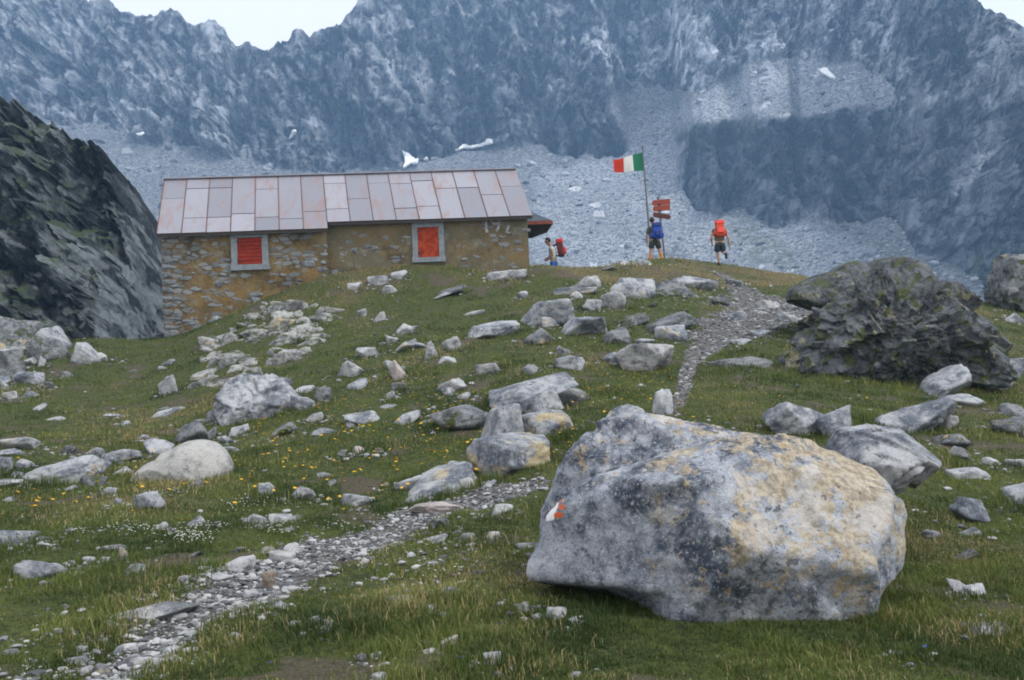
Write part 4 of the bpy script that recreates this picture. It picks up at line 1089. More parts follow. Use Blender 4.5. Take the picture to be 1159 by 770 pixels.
wf = np.array(wf); wp = hit0(wf[:, 0], wf[:, 1])
bulk_flowers('white_flowers', flower(WHT, .009, .055, 5), wp[~np.isnan(wp[:, 0])], 'tiny white flowers in cushions beside the lower path', [STEM, WHT])
bf = flower(BLU, .014, .05, 5).build('blue_flower', [STEM, BLU]); bme = bf.data; bpy.data.objects.remove(bf)
for (u_, v_) in ((541, 655), (565, 716), (521, 756), (556, 698), (612, 680), (1053, 741), (1087, 715), (1092, 733), (312, 760)):
    o = bpy.data.objects.new('blue_flower', bme); C.objects.link(o); o.location = hit0([u_], [v_])[0]; o.rotation_euler = (.5, 0, rng.uniform(0, 6))
    tag(o, 'tiny blue flower in the near turf', 'flower', 'blue flowers in the near turf')
# ------------------------------------------------------------------ the stone hut
ALPHA = R(4)
e1 = np.array([math.cos(ALPHA), math.sin(ALPHA), 0]); e2 = np.array([-math.sin(ALPHA), math.cos(ALPHA), 0]); ez = np.array([0, 0, 1.])
EO = P(603, 243.5, 33.6)              # front right corner of the eave
SL = .93                              # roof slope
def hl(s_, d_, z_):                   # s along the hut (0 at right end, negative to the left), d into depth, z above the right eave
    s_ = s_-.15*d_    # the gable ends are not quite square to the front
    return np.array([s_*e1[0]+d_*e2[0], s_*e1[1]+d_*e2[1], z_])
def s_at(u, d_, z_):                  # coordinate along the hut that falls on photo column u
    a, b = -30., 5.
    for _ in range(50):
        m_ = (a+b)/2
        if proj(EO+hl(m_, d_, z_))[0] < u: a = m_
        else: b = m_
    return (a+b)/2
DR = 2.2; LW = .27                   # ridge depth, how far the left wing steps forward
sL = s_at(177.5, -LW, -SL*LW); sS = s_at(371, -LW, -SL*LW)
OV_ = .28                             # eave overhang in front of the wall
ROOFM = NT('sheet_metal'); c = ROOFM.coord(rnd=False); at = ROOFM.sep(ROOFM.attr('tint'))
rn = ROOFM.noise(ROOFM.coord(rnd=False, scale=(1, .35, .35)), 2.6, 8, .65, .5); rr_ = ROOFM.noise(c, 9, 6, .65)
base = ROOFM.mix(at[0], (.21, .22, .265), (.34, .345, .40))
base = ROOFM.mix(ROOFM.math('MULTIPLY', ROOFM.ramp(ROOFM.math('ADD', rn, ROOFM.math('MULTIPLY', at[1], .06)), .50, .72), .6), base, (.28, .18, .16))
base = ROOFM.mix(ROOFM.math('MULTIPLY', ROOFM.ramp(rr_, .60, .72), .5), base, (.42, .41, .44))
ROOFM.b.inputs['Metallic'].default_value = .15
ROOFM.done(base, ROOFM.bump(rn, .15, .02), .55)
RUST = plain('rusty_seam', (.17, .085, .065), .8, .4, 8)
hut = empty('stone_hut', EO+hl(sL/2, DR, -3.5)); hut.rotation_euler = (0, 0, ALPHA)
tag(hut, 'low stone refuge hut with patched sheet metal roof and red shutters on the crest', 'hut')
HO = np.array(hut.location)
def tl_(pw):  # world point to the hut's local frame
    q_ = np.asarray(pw, float)-HO
    return np.stack([q_@e1, q_@e2, q_[..., 2]], -1)
def L(s_, d_, z_): return tl_(EO+hl(s_, d_, z_))
cw = -sS/9.0
mb = MB(); tint = []
nrm = np.array([0, -SL, 1])/math.hypot(SL, 1)
def rp(s_, d_, lift=0.): return L(s_, d_, SL*d_)+nrm*lift
def slab(s0, s1, d0, d1, th, lift, mi, tn):
    V = [rp(s0, d0, lift), rp(s1, d0, lift), rp(s1, d1, lift), rp(s0, d1, lift), rp(s0, d0, lift-th), rp(s1, d0, lift-th), rp(s1, d1, lift-th), rp(s0, d1, lift-th)]
    mb.add(V, [[0, 1, 2, 3], [7, 6, 5, 4], [0, 4, 5, 1], [1, 5, 6, 2], [2, 6, 7, 3], [3, 7, 4, 0]], None, mi)
    tint.extend([tn]*8)
slab(sS, 0, 0, DR, .07, -.012, 1, (0, 0, 0)); slab(sL, sS, -LW, DR, .07, -.012, 1, (0, 0, 0))
def columns(s0, s1, n, d0):
    for i in range(n):
        a = s0+(s1-s0)*i/n; b = s0+(s1-s0)*(i+1)/n; cuts = [d0]+sorted(d0+(DR-d0)*x for x in random.choice([(.25, .80), (.18,), (.45,), (.22, .75), (.62,), (.62,), (.3,), (.25,), (.78,)]))+[DR]
        for j in range(len(cuts)-1):
            slab(a+.012, b-.012, cuts[j]+(.012 if j else -.02), cuts[j+1]-.012, .01, rng.uniform(.0, .012), 0, (rng.random()*.8+.1*random.choice([0, 1]), rng.random(), 0))
        # standing seam between the sheets
        V0 = len(mb.V); slab(a-.011, a+.011, d0, DR, .03, .026, 1, (0, 0, 0))
columns(sL, sS, 7, -LW); columns(sS, 0, 9, 0)
# rear pitch
def back(s0, s1):
    V = [L(s0, DR, SL*DR), L(s1, DR, SL*DR), L(s1, 2*DR, 0), L(s0, 2*DR, 0)]; V += [q_-np.array([0, 0, .07]) for q_ in V]
    mb.add(V, [[0, 1, 2, 3], [7, 6, 5, 4], [0, 4, 5, 1], [1, 5, 6, 2], [2, 6, 7, 3], [3, 7, 4, 0]], None, 0); tint.extend([(.4, .4, 0)]*8)
back(sL, 0)
mb.box(L(sL/2, DR, SL*DR+.02), (-sL, .22, .035)); tint.extend([(.6, .3, 0)]*8)
roof = mb.build('roof', [ROOFM.m, RUST], hut); cattr(roof, 'tint', np.array(tint))

# masonry walls
WM = NT('rubble_masonry'); c = WM.coord(rnd=False)
mp = WM.new('ShaderNodeMapping'); mp.inputs['Scale'].default_value = (1., 1., 2.3); WM.l.new(c, mp.inputs[0]); cs = mp.outputs[0]
dn_ = WM.noise(cs, 1.6, 4, .6, out='Color'); dm = WM.new('ShaderNodeVectorMath', operation='ADD'); sc_ = WM.new('ShaderNodeVectorMath', operation='SCALE'); WM.l.new(dn_, sc_.inputs[0]); sc_.inputs['Scale'].default_value = .35
WM.l.new(cs, dm.inputs[0]); WM.l.new(sc_.outputs[0], dm.inputs[1]); dv = dm.outputs[0]
cell = WM.sep(WM.vor(dv, 3.0, 'F1', 'Color')); dist = WM.vor(dv, 3.0, 'DISTANCE_TO_EDGE', 'Distance')
n1 = WM.noise(c, 1.3, 6, .62); n6 = WM.noise(c, 13, 6, .65); n3 = WM.noise(c, .55, 4, .6)
x_, y_, z_ = WM.sep(c)
mort = WM.mix(WM.ramp(n1, .38, .62), (.10, .066, .023), (.20, .128, .040))
mort = WM.mix(WM.ramp(n6, .40, .66, 0, .6), mort, (.19, .175, .13))
grey = WM.ramp(x_, (sS-sL/2)-.3, (sS-sL/2)+.4, 0., 1.)   # the right wing is rendered, greyer
mort = WM.mix(WM.math('MULTIPLY', grey, WM.ramp(n3, .34, .60, .25, .95)), mort, (.125, .118, .083))
mort = WM.mix(WM.ramp(WM.noise(c, .9, 6, .7), .53, .66, 0, .8), mort, (.06, .045, .028)); mort = WM.mix(WM.ramp(WM.noise(c, 2.2, 6, .7), .55, .66, 0, .6), mort, (.25, .235, .19))
stone = WM.mix(cell[1], (.13, .15, .165), (.24, .27, .29))
stn = WM.math('MULTIPLY', WM.ramp(dist, .07, .13), WM.ramp(WM.math('ADD', cell[0], WM.math('ADD', WM.math('MULTIPLY', WM.math('SUBTRACT', n3, .5), 1.4), WM.math('MULTIPLY', grey, .45))), .52, .50))
lowl = WM.ramp(x_, sL/2-sL*0+0.0, sL/2+1.7, 1., 0.)
stn = WM.math('MAXIMUM', stn, WM.math('MULTIPLY', WM.math('MULTIPLY', lowl, WM.ramp(dist, .07, .13)), WM.ramp(cell[0], .4, .42)))
col = WM.mix(WM.math('MULTIPLY', stn, .9), mort, stone)
redb = WM.math('MULTIPLY', WM.math('MULTIPLY', lowl, WM.ramp(n1, .42, .55)), .75)
col = WM.mix(WM.math('MULTIPLY', redb, WM.math('SUBTRACT', 1., stn)), col, (.10, .05, .035))
WM.done(col, WM.bump(WM.math('ADD', WM.math('MULTIPLY', stn, .7), n6), .8, .04), .95)
STONEM = rock_mat('wall_stone', (.09, .105, .12), (.20, .225, .245), lich=.15, black=.3, sc=1.6)
mb = MB()
WB = -5.2   # how far the walls go down below the eave
wl, wr = sL+.10, -.12
f1 = OV_; fL = -LW+OV_
def ztop(d_): return SL*d_-.09
ring = [(wl, fL), (sS-.03, fL), (sS-.03, f1), (wr, f1), (wr, 2*DR-OV_), (wl, 2*DR-OV_)]
def wq(a, b, za, zb): 
    # a subdivided wall panel so its face is slightly uneven
    n = max(2, int(math.hypot(a[0]-b[0], a[1]-b[1])/.22)); k = 26
    S_ = np.linspace(0, 1, n+1); Zq = np.linspace(0, 1, k)
    V = np.array([[L(a[0]+(b[0]-a[0])*s, a[1]+(b[1]-a[1])*s, WB+((za+(zb-za)*s)-WB)*q) for s in S_] for q in Zq]).reshape(-1, 3)
    dn = .025*fbm(V*np.array([1.4, 1.4, 3.]), 4, .6); nx = np.array([(b[1]-a[1]), -(b[0]-a[0]), 0.]); nx /= np.linalg.norm(nx)
    ins = ((V-V.min(0))[:, 2] > 0)
    V = V+nx*dn[:, None]*ins[:, None]
    mb.add(V, gridfaces(k, n+1))
wq(ring[0], ring[1], ztop(fL), ztop(fL)); wq(ring[1], ring[2], ztop(fL), ztop(f1)); wq(ring[2], ring[3], ztop(f1), ztop(f1))
# gables with their triangle
def gable(s_, d0, flip):
    ds = np.linspace(d0, 2*DR-OV_, 24); V = []
    for d_ in ds:
        zt = ztop(d_) if d_ <= DR else SL*(2*DR-d_)-.09
        for q in np.linspace(0, 1, 20): V.append(L(s_, d_, WB+(zt-WB)*q))
    mb.add(V, gridfaces(24, 20)[:, ::-1] if flip else gridfaces(24, 20))
gable(wr, f1, True); gable(wl, fL, False)
wq(ring[4], ring[5], ztop(OV_), ztop(OV_))
# proud facing stones bedded in the mortar: quoins and long blocks
def fstone(s_, d_, z_, w_, h_, i):
    V, T = facet(3, 900+i % 17, k=18, npl=6, rough=.05, lo=.75)
    mb.add(V*np.array([w_, .16, h_])+L(s_, d_, z_), None, T, 1)
i = 0
for zz in np.arange(-4.6, -.75, .25):
    i += 1; w_ = rng.uniform(.3, .6); fstone(wl+w_/2-.02, fL+.04, zz, w_, .17, i)
    w_ = rng.uniform(.18, .42)
    if zz > -3: fstone(sS-.03-w_/2+.02, fL+.04, zz, w_, .17, i+3)
for k in range(85):
    s_ = rng.uniform(wl+.2, sS-.4); z_ = -rng.uniform(.95, 4.4)
    if abs(s_-s_at(282, fL, -1.2)) < .62 and -2.3 < z_ < -.6: continue
    i += 1; w_ = rng.uniform(.14, .5); fstone(s_, fL+.045, z_, w_, w_*rng.uniform(.32, .6), i)
for k in range(26):
    s_ = rng.uniform(sS+.2, wr-.2); z_ = -rng.uniform(.45, 2.2); i += 1; w_ = rng.uniform(.12, .34)
    if abs(s_-s_at(485, f1, -.8)) < .6: continue
    fstone(s_, f1+.055, z_, w_, w_*rng.uniform(.35, .6), i)
wall = mb.build('wall', [WM.m, STONEM], hut, smooth=True)
# dark strip under the eaves, standing in for their shadow line
mb = MB(); mb.box(L((sS+0)/2, .03, -.085), (-sS-.02, .03, .08)); mb.box(L((sL+sS)/2, -LW+.03, -SL*LW-.085), (sS-sL-.02, .03, .08)); mb.build('eave_shadow_strip', plain('eave_shadow_dark', (.06, .055, .05)), hut)

# windows: stone surround, closed red plank shutter, hinges
FRM = plain('stone_surround', (.23, .26, .29), .9, .3, 7)
SH = NT('red_shutter_paint'); c = SH.coord(rnd=False); sn = SH.noise(SH.coord(rnd=False, scale=(1, 1, 5)), 5, 6, .6)
SH.done(SH.mix(SH.ramp(sn, .35, .7), (.17, .014, .006), (.30, .030, .009)), SH.bump(sn, .3, .01), .75)
SH2 = NT('orange_shutter_paint'); sn = SH2.noise(SH2.coord(rnd=False), 6, 6, .7)
SH2.done(SH2.mix(SH2.ramp(sn, .40, .62), (.22, .020, .006), (.38, .055, .011)), SH2.bump(sn, .3, .01), .75)
IRON = plain('dark_iron', (.05, .04, .035), .6)
def window(u0, v0, u1, v1, d_, mat, horiz, lab):
    # outer frame corners from the picture, taken on the wall plane
    zc = -1.0
    s0, s1 = s_at(u0, d_, zc), s_at(u1, d_, zc); sm = (s0+s1)/2
    def z_of(v):
        a, b = -6., 2.
        for _ in range(40):
            m_ = (a+b)/2
            if proj(EO+hl(sm, d_, m_))[1] > v: a = m_
            else: b = m_
        return (a+b)/2
    z1, z0 = z_of(v0), z_of(v1); w_ = s1-s0; h_ = z1-z0; fr = .17*w_
    c0 = L(sm, d_-.02, (z0+z1)/2)
    mb = MB()
    mb.box(c0+np.array([0, 0, h_/2-fr*.45]), (w_, .12, fr*.9)); mb.box(c0+np.array([0, -.02, -h_/2+fr*.45]), (w_+.06, .16, fr*.9))
    for s_ in (-1, 1): mb.box(c0+np.array([s_*(w_/2-fr/2), 0, 0]), (fr, .115, h_-fr*1.8-.004))
    wn = mb.build('window', FRM, hut)
    iw, ih = w_-2*fr-.02, h_-1.8*fr-.02
    mb = MB(); n = 7
    for k in range(n):
        if horiz: mb.box(c0+np.array([0, -.01, -ih/2+(k+.5)*ih/n]), (iw, .05, ih/n-.012), jit=.002)
        else: mb.box(c0+np.array([-iw/2+(k+.5)*iw/n, -.01, 0]), (iw/n-.010, .05, ih), jit=.002)
    mb.box(c0+np.array([0, .02, 0]), (iw, .012, ih))
    mb.build('shutter', mat, wn)
    for zz in (-.36, .36):
        mb = MB(); mb.box(c0+np.array([-iw/2+.06, -.045, zz*ih]), (.16, .012, .035)); mb.tube([c0+np.array([-iw/2-.01, -.05, zz*ih-.04]), c0+np.array([-iw/2-.01, -.05, zz*ih+.04])], .018, 8); mb.build('hinge', IRON, wn)
window(262, 263, 304, 306, fL, SH.m, True, '')
window(467, 252, 503, 297, f1, SH2.m, False, '')
# faded painted figures on the wall: 1 9 2 ...
PW_ = plain('faded_white_paint', (.40, .42, .42), .9, .5, 9)
def stroke(pts, w_, jt=0):
    """a flat brush stroke following photo points, lying on the right wall face"""
    q = []
    for (u, v) in pts:
        r_ = ray(u, v); nrm_ = e2; d_ = ((EO+hl(0, f1-.062, 0)-EYEP)@nrm_)/(r_@nrm_); q.append(EYEP+r_*d_)
    return np.array([tl_(x) for x in q])
def painted(strokes):
    mb = MB()
    for pts, w_ in strokes:
        q = stroke(pts, w_); n = len(q)
        T_ = np.gradient(q, axis=0) if n > 2 else np.repeat((q[1]-q[0])[None], 2, 0); N_ = np.stack([-T_[:, 2], T_[:, 1]*0, T_[:, 0]], -1); N_ /= np.linalg.norm(N_, axis=1)[:, None]
        wv = w_*(.8+.4*rng.random(n))[:, None]/2
        V = np.concatenate([q+N_*wv, q-N_*wv, q+N_*wv+[0, .004, 0], q-N_*wv+[0, .004, 0]])
        Q = [[i, i+1, n+i+1, n+i] for i in range(n-1)]+[[2*n+i, 3*n+i, 3*n+i+1, 2*n+i+1] for i in range(n-1)]
        mb.add(V, Q)
    return mb
def zp(x, y): return (500+x/10.54, 235+y/10.54)
painted([([zp(528, 165), zp(530, 235), zp(540, 300)], .085),
         ([zp(590, 168), zp(605, 130), zp(640, 112), zp(675, 122), zp(692, 160), zp(675, 188), zp(640, 196), zp(605, 188)], .085), ([zp(688, 150), zp(688, 200), zp(672, 245), zp(652, 285)], .085),
         ([zp(802, 215), zp(785, 255), zp(770, 298)], .085), ([zp(770, 298), zp(800, 302), zp(825, 296)], .045),
         ([zp(690, 330), zp(715, 352), zp(745, 350), zp(760, 330)], .03)]).build('painted_number', PW_, hut)
painted([([zp(240, 210), zp(245, 290)], .04), ([zp(245, 212), zp(280, 206)], .03), ([zp(930, 268), zp(990, 262), zp(1060, 272)], .11)]).build('painted_trace', plain('very_faded_paint', (.21, .22, .205), .9, .5, 9), hut)
# dark hipped porch roof at the far right end
ZE = P(612, 251.5, 36.2)[2]-HO[2]
def cnr(u, d): q = tl_(P(u, 251, d)); q[2] = ZE; return q
fL_, fR_ = cnr(588, 36.2), cnr(624, 36.2); bR_ = fR_+np.array([.0, 2.2, 0]); bL_ = fL_+np.array([0, 2.2, 0]); rd = (fL_+bL_)/2+np.array([.25, 0, .72]); rl = rd-np.array([.6, 0, 0])
mb = MB(); up_ = np.array([0, 0, .055])
mb.add([fL_+up_, fR_+up_, bR_+up_, bL_+up_, rd, rl], [[0, 1, 4, 5], [2, 3, 5, 4], [3, 2, 1, 0]], [[1, 2, 4]])
pr = mb.build('porch_roof', plain('dark_slate', (.07, .10, .13), .7, .3, 3), hut)
mb = MB(); mb.box((fL_+fR_)/2+np.array([0, -.03, -.02]), (fR_[0]-fL_[0]+.06, .05, .13)); mb.box((fR_+bR_)/2+np.array([.03, .02, -.02]), (.05, 2.2, .13)); mb.build('fascia', plain('red_brown_board', (.24, .075, .055), .8, .3, 5), pr)
mb = MB(); mb.add([fL_-up_*1.6, fR_-up_*1.6, bR_-up_*1.6, bL_-up_*1.6]+[np.array([x*1., y_, ZE-.30]) for x, y_ in ((fL_[0], fL_[1]+.3), (fR_[0]-.55, fL_[1]+.3), (fR_[0]-.55, fL_[1]+1.9), (fL_[0], fL_[1]+1.9))],
       [[0, 4, 5, 1], [1, 5, 6, 2], [2, 6, 7, 3], [4, 7, 6, 5]]); mb.build('soffit', plain('soffit_board', (.05, .045, .04)), pr)

# ------------------------------------------------------------------ flagpole, flag, signpost
def gpt(u, d): 
    x = (P(u, 300, d))[0]; return np.array([x, d, float(gz(x, d))])
METAL = plain('weathered_metal', (.16, .17, .18), .5)
DP = 38.6
base = gpt(738, DP); top = P(727.3, 168, DP)
fpole = empty('flagpole', base); tag(fpole, 'thin leaning metal flagpole behind the hiker at the signpost', 'flagpole')
mb = MB(); mb.tube([(0, 0, -.2), (top-base)*.5, top-base], [.045, .038, .028], 10); mb.build('pole', METAL, fpole)
mb = MB(); V, T = ICO[2]; mb.add(V*.055+(top-base)+[0, 0, .04], None, T); mb.build('finial', METAL, fpole)
mb = MB(); V, T = LOW2[0]; mb.add(V*[.5, .5, .3]+[0, 0, .05], None, T); mb.build('foot_stone', ROCK, fpole)
# cloth
def flagmesh():
    nu, nv = 46, 22; V = []; 
    TL, BL = P(728, 172.5, DP), P(729.3, 193.5, DP); TR_, BR = P(694, 181, DP), P(695, 195, DP)
    for j in range(nv):
        for i_ in range(nu):
            a = i_/(nu-1); b = j/(nv-1); q = (TL*(1-a)+TR_*a)*(1-b)+(BL*(1-a)+BR*a)*b
            q = q+np.array([0, .09*math.sin(a*8+b*1.5)*a+.05*math.sin(a*17-b*2)*a, .055*math.sin(a*6.5+.4)*a*(1-.5*b)])
            V.append(q)
    V = np.array(V); Fq = gridfaces(nv, nu); cc = (np.arange(len(Fq)) % (nu-1))/(nu-1)
    return V, Fq, np.where(cc < .34, 0, np.where(cc < .66, 1, 2))
V, Fq, fm = flagmesh(); o0 = P(728, 172.5, DP)
def cloth(name, col):
    s = NT(name); c = s.coord(rnd=False); n = s.noise(c, 6, 4); cc = s.mix(s.ramp(n, .3, .7, 0, .25), col, tuple(x*.7 for x in col))
    t = s.new('ShaderNodeBsdfTranslucent'); s.put(t.inputs[0], cc); m_ = s.new('ShaderNodeMixShader'); m_.inputs[0].default_value = .35; s.put(s.b.inputs['Base Color'], cc)
    s.l.new(s.b.outputs[0], m_.inputs[1]); s.l.new(t.outputs[0], m_.inputs[2]); s.l.new(m_.outputs[0], s.n['Material Output'].inputs[0]); return s.m
fo = mk('flag', V-o0, Fq, [cloth('flag_green', (.03, .20, .11)), cloth('flag_white', (.80, .80, .78)), cloth('flag_red', (.68, .07, .04))], loc=o0, fmat=fm)
tag(fo, 'green white and red tricolour flag blowing left from the thin pole', 'flag')

DS = 38.1
base = gpt(753.5, DS); top = P(744.5, 223, DS)
sp = empty('signpost', base); tag(sp, 'trail signpost with three red brown boards behind the central hiker', 'signpost')
mb = MB(); mb.tube([(0, 0, -.2), (top-base)*.5, top-base], [.04, .038, .036], 10); mb.build('post', METAL, sp)
def board(u0, v0, u1, v1, hpx, tip, mat, name='sign_board'):
    a = P(u0, v0, DS-.07)-base; b = P(u1, v1, DS-.07)-base; h_ = hpx*DS/F/2; t_ = np.array([0, .03, 0]); zz = np.array([0, 0, h_])
    if tip < 0: rg = [a, a+(b-a)*.1+zz, b+zz, b-zz, a+(b-a)*.1-zz]
    else: rg = [a+zz, a+(b-a)*.9+zz, b, a+(b-a)*.9-zz, a-zz][::1]
    n = len(rg); V = np.array(rg+[q_+t_ for q_ in rg]); mb = MB()
    T = [[0, i_+1, i_+2] for i_ in range(n-2)]+[[n, n+i_+2, n+i_+1] for i_ in range(n-2)]
    mb.add(V, [[i_, n+i_, n+(i_+1) % n, (i_+1) % n] for i_ in range(n)], T); return mb.build(name, mat, sp)
SB = plain('red_brown_sign', (.30, .065, .04), .7, .25, 8); SB2 = plain('dark_brown_sign', (.11, .04, .03), .7, .3, 8)
board(737.5, 230.2, 758.5, 228.2, 6.3, -1, SB); board(738.5, 236.8, 758.5, 234.8, 6.3, -1, SB); s3 = board(739.5, 243.0, 759.5, 246.0, 5.6, 1, SB2)
tag(s3, 'dark brown arrow board pointing right, lowest on the post')
for k, t_ in enumerate((.25, .6, .85)):
    mb = MB(); q_ = (top-base)*(.98-.075*k*1.3); mb.box(q_+[0, -.02, 0], (.10, .10, .05)); mb.build('clamp', METAL, sp)

# ------------------------------------------------------------------ hikers
def skin(name, J, E, mat, parent=None, sub=2, loc=None):
    """J: {joint: (x,y,z,r)} ; E: list of chains of joint names; first joint is the root"""
    names = list(J); idx = {n: i for i, n in enumerate(names)}
    me = bpy.data.meshes.new(name); ed = []
    for ch in E: ed += [(idx[a], idx[b]) for a, b in zip(ch[:-1], ch[1:])]
    me.from_pydata([J[n][:3] for n in names], ed, []); o = bpy.data.objects.new(name, me); C.objects.link(o)
    md = o.modifiers.new('skin', 'SKIN'); md.use_smooth_shade = True
    if not me.skin_vertices: 
        bpy.context.view_layer.objects.active = o
    for i, n in enumerate(names):
        r_ = J[n][3]; me.skin_vertices[0].data[i].radius = r_ if isinstance(r_, tuple) else (r_, r_)
    me.skin_vertices[0].data[0].use_root = True
    s2 = o.modifiers.new('sub', 'SUBSURF'); s2.levels = sub; s2.render_levels = sub
    dg = bpy.context.evaluated_depsgraph_get(); ev = o.evaluated_get(dg); nm = bpy.data.meshes.new_from_object(ev)
    o.modifiers.clear(); o.data = nm; nm.materials.clear(); nm.materials.append(mat)
    for p_ in nm.polygons: p_.use_smooth = True
    if parent: o.parent = parent
    return o
SKIN = plain('skin', (.42, .25, .18), .6, .15, 6); HAIR = plain('dark_hair', (.025, .020, .018), .6, .3, 40)
BOOT = plain('boot_leather', (.06, .045, .035), .7)
def lerp(a, b, t): return tuple(a[i]+(b[i]-a[i])*t for i in range(3))
def hiker(loc, rz, label, hips, legs, arms, lean, shirt, shorts, sock, sleeve=.55, short_len=.8, head_tilt=(0, 0)):
    """local frame: +y is where the hiker looks, x to the right; legs/arms: lists of (knee, ankle, toe) / (elbow, wrist)"""
    hz_ = hips; ln = math.radians(lean)
    def sp_(h): return (0, math.sin(ln)*h, hz_+math.cos(ln)*h)
    chest = sp_(.36); neck = sp_(.52); nk2 = (0, neck[1]+.02+head_tilt[0]*.3, neck[2]+.08); hd = (head_tilt[1], nk2[1]+.03+head_tilt[0]*.5, nk2[2]+.11); crown = (hd[0], hd[1]-.01, hd[2]+.10)
    J = {'pelvis': (0, 0, hz_, (.15, .11)), 'waist': (*sp_(.18), (.135, .10)), 'chest': (*chest, (.16, .115)), 'neck': (*neck, .062), 'nk2': (*nk2, .056), 'face': (*hd, (.078, .098)), 'crown': (*crown, .068),
         'nose': (hd[0], hd[1]+.115, hd[2]-.005, .013), 'chin': (hd[0], hd[1]+.06, hd[2]-.085, .035)}
    E = [['pelvis', 'waist', 'chest', 'neck', 'nk2', 'face', 'crown'], ['face', 'nose'], ['nk2', 'chin']]
    SJ = {'p': (0, 0, hz_-.06, (.20, .165)), 'w': (*sp_(.18), (.20, .165)), 'c': (*chest, (.21, .165)), 'n': (*sp_(.49), (.12, .10))}; SE = [['p', 'w', 'c', 'n']]
    PJ = {'p': (0, 0, hz_+.02, (.185, .15)), 'q': (0, 0, hz_-.09, (.19, .155))}; PE = [['p', 'q']]
    for k, s_ in ((0, -1), (1, 1)):
        kn, an, to = legs[k]; hp = (s_*.095, 0, hz_-.06)
        mid = lerp(hp, kn, .5); calf = lerp(kn, an, .3); t = str(k)
        J.update({'hip'+t: (*hp, .10), 'th'+t: (*mid, .085), 'kn'+t: (*kn, .058), 'cf'+t: (*calf, .062), 'an'+t: (*an, .040), 'to'+t: (*to, .035)})
        E.append(['pelvis', 'hip'+t, 'th'+t, 'kn'+t, 'cf'+t, 'an'+t, 'to'+t])
        e_ = lerp(hp, kn, short_len); PJ.update({'a'+t: (hp[0]*1.05, hp[1], hp[2]-.03, .135), 'b'+t: (*e_, .122)}); PE.append(['q', 'a'+t, 'b'+t])
        el, wr_ = arms[k]; sh = (s_*.19, chest[1]+.0, chest[2]+.09); shi = (s_*.10, chest[1], chest[2]+.08)
        J.update({'si'+t: (*shi, .075), 'sh'+t: (*sh, .060), 'ua'+t: (*lerp(sh, el, .5), .047), 'el'+t: (*el, .040), 'fa'+t: (*lerp(el, wr_, .4), .040), 'wr'+t: (*wr_, .027)})
        dv_ = np.array(wr_)-np.array(el); dv_ = dv_/np.linalg.norm(dv_); side = np.cross(dv_, [s_*1., 0, 0]); side = side/(np.linalg.norm(side)+1e-6)
        pm_ = np.array(wr_)+dv_*.07; J['pa'+t] = (*pm_, .026); E.append(['chest', 'si'+t, 'sh'+t, 'ua'+t, 'el'+t, 'fa'+t, 'wr'+t, 'pa'+t])
        inw = np.array([-s_, 0, 0.])
        for f_, (off, ln_) in enumerate(((-.030, .070), (-.010, .082), (.010, .076), (.029, .060))):
            b0 = pm_+side*off+dv_*.022; b1 = b0+dv_*ln_*.55; b2 = b1+dv_*ln_*.30+inw*ln_*.35
            J[f'f{f_}a{t}'] = (*b0, .010); J[f'f{f_}b{t}'] = (*b1, .009); J[f'f{f_}c{t}'] = (*b2, .007); E.append(['pa'+t, f'f{f_}a{t}', f'f{f_}b{t}', f'f{f_}c{t}'])
        tb0 = np.array(wr_)+dv_*.03-side*.030; tb1 = tb0-side*.022+dv_*.035+inw*.012; J['t0'+t] = (*tb0, .012); J['t1'+t] = (*tb1, .009); E.append(['wr'+t, 't0'+t, 't1'+t])
        m2 = lerp(sh, el, sleeve); SJ.update({'i'+t: (*shi, .11), 's'+t: (*sh, .095), 'm'+t: (*m2, .080)}); SE.append(['c', 'i'+t, 's'+t, 'm'+t])
    body = skin('person', J, E, SKIN)
    body.location = loc; body.rotation_euler = (0, 0, rz); tag(body, label, 'person')
    skin('shirt', SJ, SE, shirt, body); skin('shorts', PJ, PE, shorts, body)
    mb = MB(); D, T = ICO[4]
    kk = (D[:, 1] < .35-.9*np.clip(-D[:, 2], 0, 1)) | (D[:, 2] > .45)
    Vh = D*np.array([.092, .112, .118])*np.where(kk, 1, .62)[:, None]*(1+.05*fbm(D*6, 3))[:, None]+np.array([hd[0], hd[1]-.012, hd[2]+.035]); mb.add(Vh, None, T); mb.build('hair', HAIR, body, smooth=True)
    for s_ in (-1, 1):
        mb = MB(); D, T = ICO[2]; mb.add(D*[.018, .028, .036]+[hd[0]+s_*.088, hd[1]+.0, hd[2]+.0], None, T); mb.build('ear', SKIN, body, smooth=True)
        mb = MB(); mb.add(D*.010+[hd[0]+s_*.032, hd[1]+.098, hd[2]+.018], None, T); mb.build('eye', HAIR, body, smooth=True)
    for k in (0, 1):
        kn, an, to = legs[k]; v_ = np.array(to)-np.array(an)
        skin('boot', {'a': (*(np.array(an)+[0, 0, .06]), .058), 'b': (*(np.array(an)-[0, .015, 0]), .060), 'c': (*(np.array(an)+v_*.6), .054), 'd': (*(np.array(an)+v_*1.15), .045), 'h': (*(np.array(an)-v_*.3), .050)}, [['b', 'a'], ['b', 'c', 'd'], ['b', 'h']], BOOT, body)
        if sock: skin('gaiter', {'a': (*lerp(an, kn, .10), .056), 'b': (*lerp(an, kn, .45), .068), 'c': (*lerp(an, kn, .78), .070)}, [['a', 'b', 'c']], sock, body)
    return body
